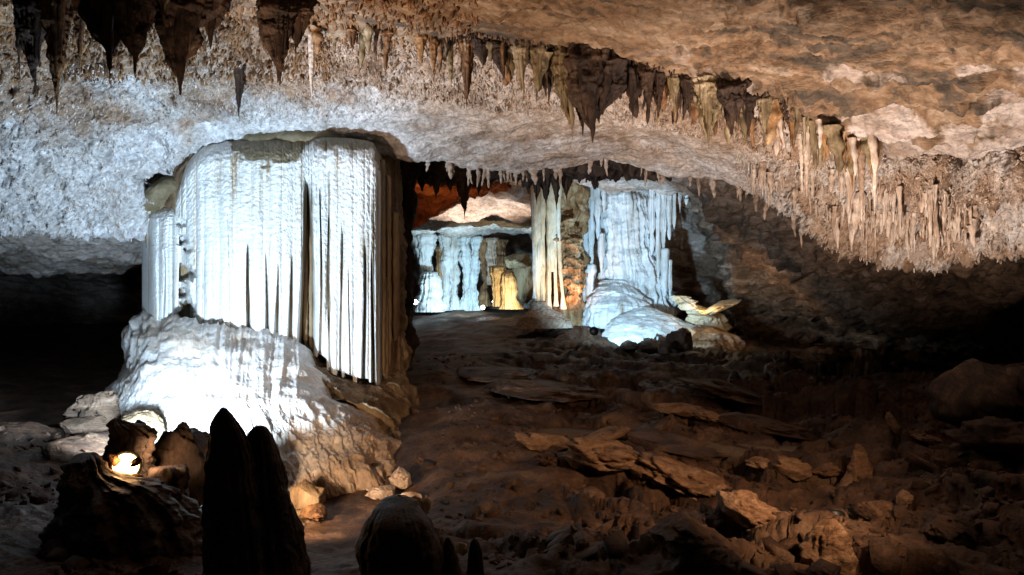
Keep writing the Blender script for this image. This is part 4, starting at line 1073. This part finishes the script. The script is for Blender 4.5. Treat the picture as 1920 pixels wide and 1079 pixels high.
# 2 warm lamp in view, and an added one behind the twins
lw = P(236, 874, 4.42)
light('SPOT', lw + [.03, .10, .02], 14, WARM, P(660, 860, 6.8), .04, 120, .8)
light('SPOT', lw + [.03, .10, .08], 640, (1, .70, .48), P(980, -60, 7.2), .05, 84, .9)
lw2 = P(478, 925, 4.75)
light('SPOT', lw2, 210, (1, .68, .42), P(620, 890, 6.6), .05, 84, .8)  # added second source, doing the visible lamp's work on the base
floodlight(lw2 + [-.03, -.10, -.03], P(640, 850, 6.9), 'added warm floodlight unseen behind the twin black stalagmites, lighting the column base', True, .05)
floodlight(lw, np.array([-.2, 0.3, .2]), 'small warm lamp shining among the dark rocks at the lower left', True, .072)
light('POINT', lw + [.02, -.10, .05], 2.2, ORANGE, None, .04)
# 3 warm flood low on the right, behind the knobbly rock, aimed at the straw cluster
lr = P(1562, 1005, fd(1560, 1070) + .5)
lr[2] = ground(lr[0], lr[1]) + .09
light('SPOT', lr, 900, PINK, P(1650, 110, 6.9), .06, 100, .7)
floodlight(lr + [0, 0, -.1], P(1500, 250, 7.4), 'warm floodlight behind the knobbly bottom rock, aimed at the ceiling', True, .06)
# 4 out of view by the viewer: added ceiling fill, then the light on the slabs
light('SPOT', (1.0, 2.4, -1.2), 88, (1, .80, .62), P(1350, -60, 5.0), .08, 105, .8)  # added fill without a fixture, brightening the near ceiling
light('SPOT', (2.3, 3.0, .2), 400, (1, .62, .36), P(1270, 915, 5.9), .08, 60, .95)
# far chamber
_p = P(1112, 618, 12.0)
_p[2] = max(_p[2], ground(_p[0], _p[1]) + .12)
light('SPOT', _p, 1150, (.44, .74, 1.0), P(1180, 470, 17), .08, 62, .5)
floodlight(_p + [0, -.12, -.02], P(1180, 470, 17), 'small dark floodlight on the floor facing the far bluish column', False, .06)
light('SPOT', P(1000, 585, 14.9), 34, PINK, P(1015, 440, 15.7), .06, 90, .7)
light('SPOT', P(1078, 590, 15.2), 70, ORANGE, P(1062, 470, 16), .05, 120, .7)
light('SPOT', P(880, 572, 22.0), 700, (.50, .80, 1.0), P(845, 460, 25.5), .1, 105, .4)
light('SPOT', P(958, 570, 20.6), 170, (1, .80, .45), P(952, 535, 22.2), .1, 110, .8)
light('SPOT', P(885, 560, 19.5), 600, PINK, P(900, 390, 19), .1, 95, .8)
light('SPOT', P(800, 480, 14.0), 45, ORANGE, P(790, 340, 15.5), .08, 80, .7)
light('POINT', P(1318, 568, 14.75), 8, (1, .7, .35), None, .05)
light('SPOT', P(1290, 640, 13.9), 40, (.5, .85, 1.0), P(1400, 640, 14.6), .08, 120, .8)
light('SPOT', P(1340, 600, 12.5), 60, WARM, P(1420, 480, 14), .1, 120, .8)
for k, (px, py, d, r, lab) in enumerate(((905, 577, 22.3, .06, 'brightest tiny white lamp on the far floor'), (779, 567, 23.6, .07, 'tiny white lamp at the foot of the brightest far pillar'),
                                 (834, 576, 23, .05, 'faint tiny lamp between the other two far floor lamps'), (926, 566, 23, .05, 'tiny lamp at the foot of the yellow stalagmites'))):
    floodlight(P(px, py, d), np.array([0, 0, 0.]), lab, False, r)

# ================================================================ WORLD, CAMERA
w = bpy.data.worlds.new('World'); scn.world = w; w.use_nodes = True
bg = w.node_tree.nodes['Background']
bg.inputs[0].default_value = (.9, .75, .65, 1); bg.inputs[1].default_value = .014
cam = bpy.data.cameras.new('camera'); co = bpy.data.objects.new('camera', cam); col.objects.link(co)
co.location = (0, 0, 0); co.rotation_euler = (math.radians(90), 0, 0)
cam.sensor_width = 36; cam.lens = 36 * F / 1920; cam.clip_end = 200; cam.clip_start = .05
scn.camera = co
scn.view_settings.view_transform = 'Standard'; scn.view_settings.look = 'None'
scn.view_settings.exposure = 0; scn.view_settings.gamma = 1
scn.cycles.max_bounces = 5; scn.cycles.diffuse_bounces = 3; scn.cycles.glossy_bounces = 2
scn.cycles.use_denoising = True
scn.cycles.caustics_reflective = False
scn.cycles.sample_clamp_indirect = 4
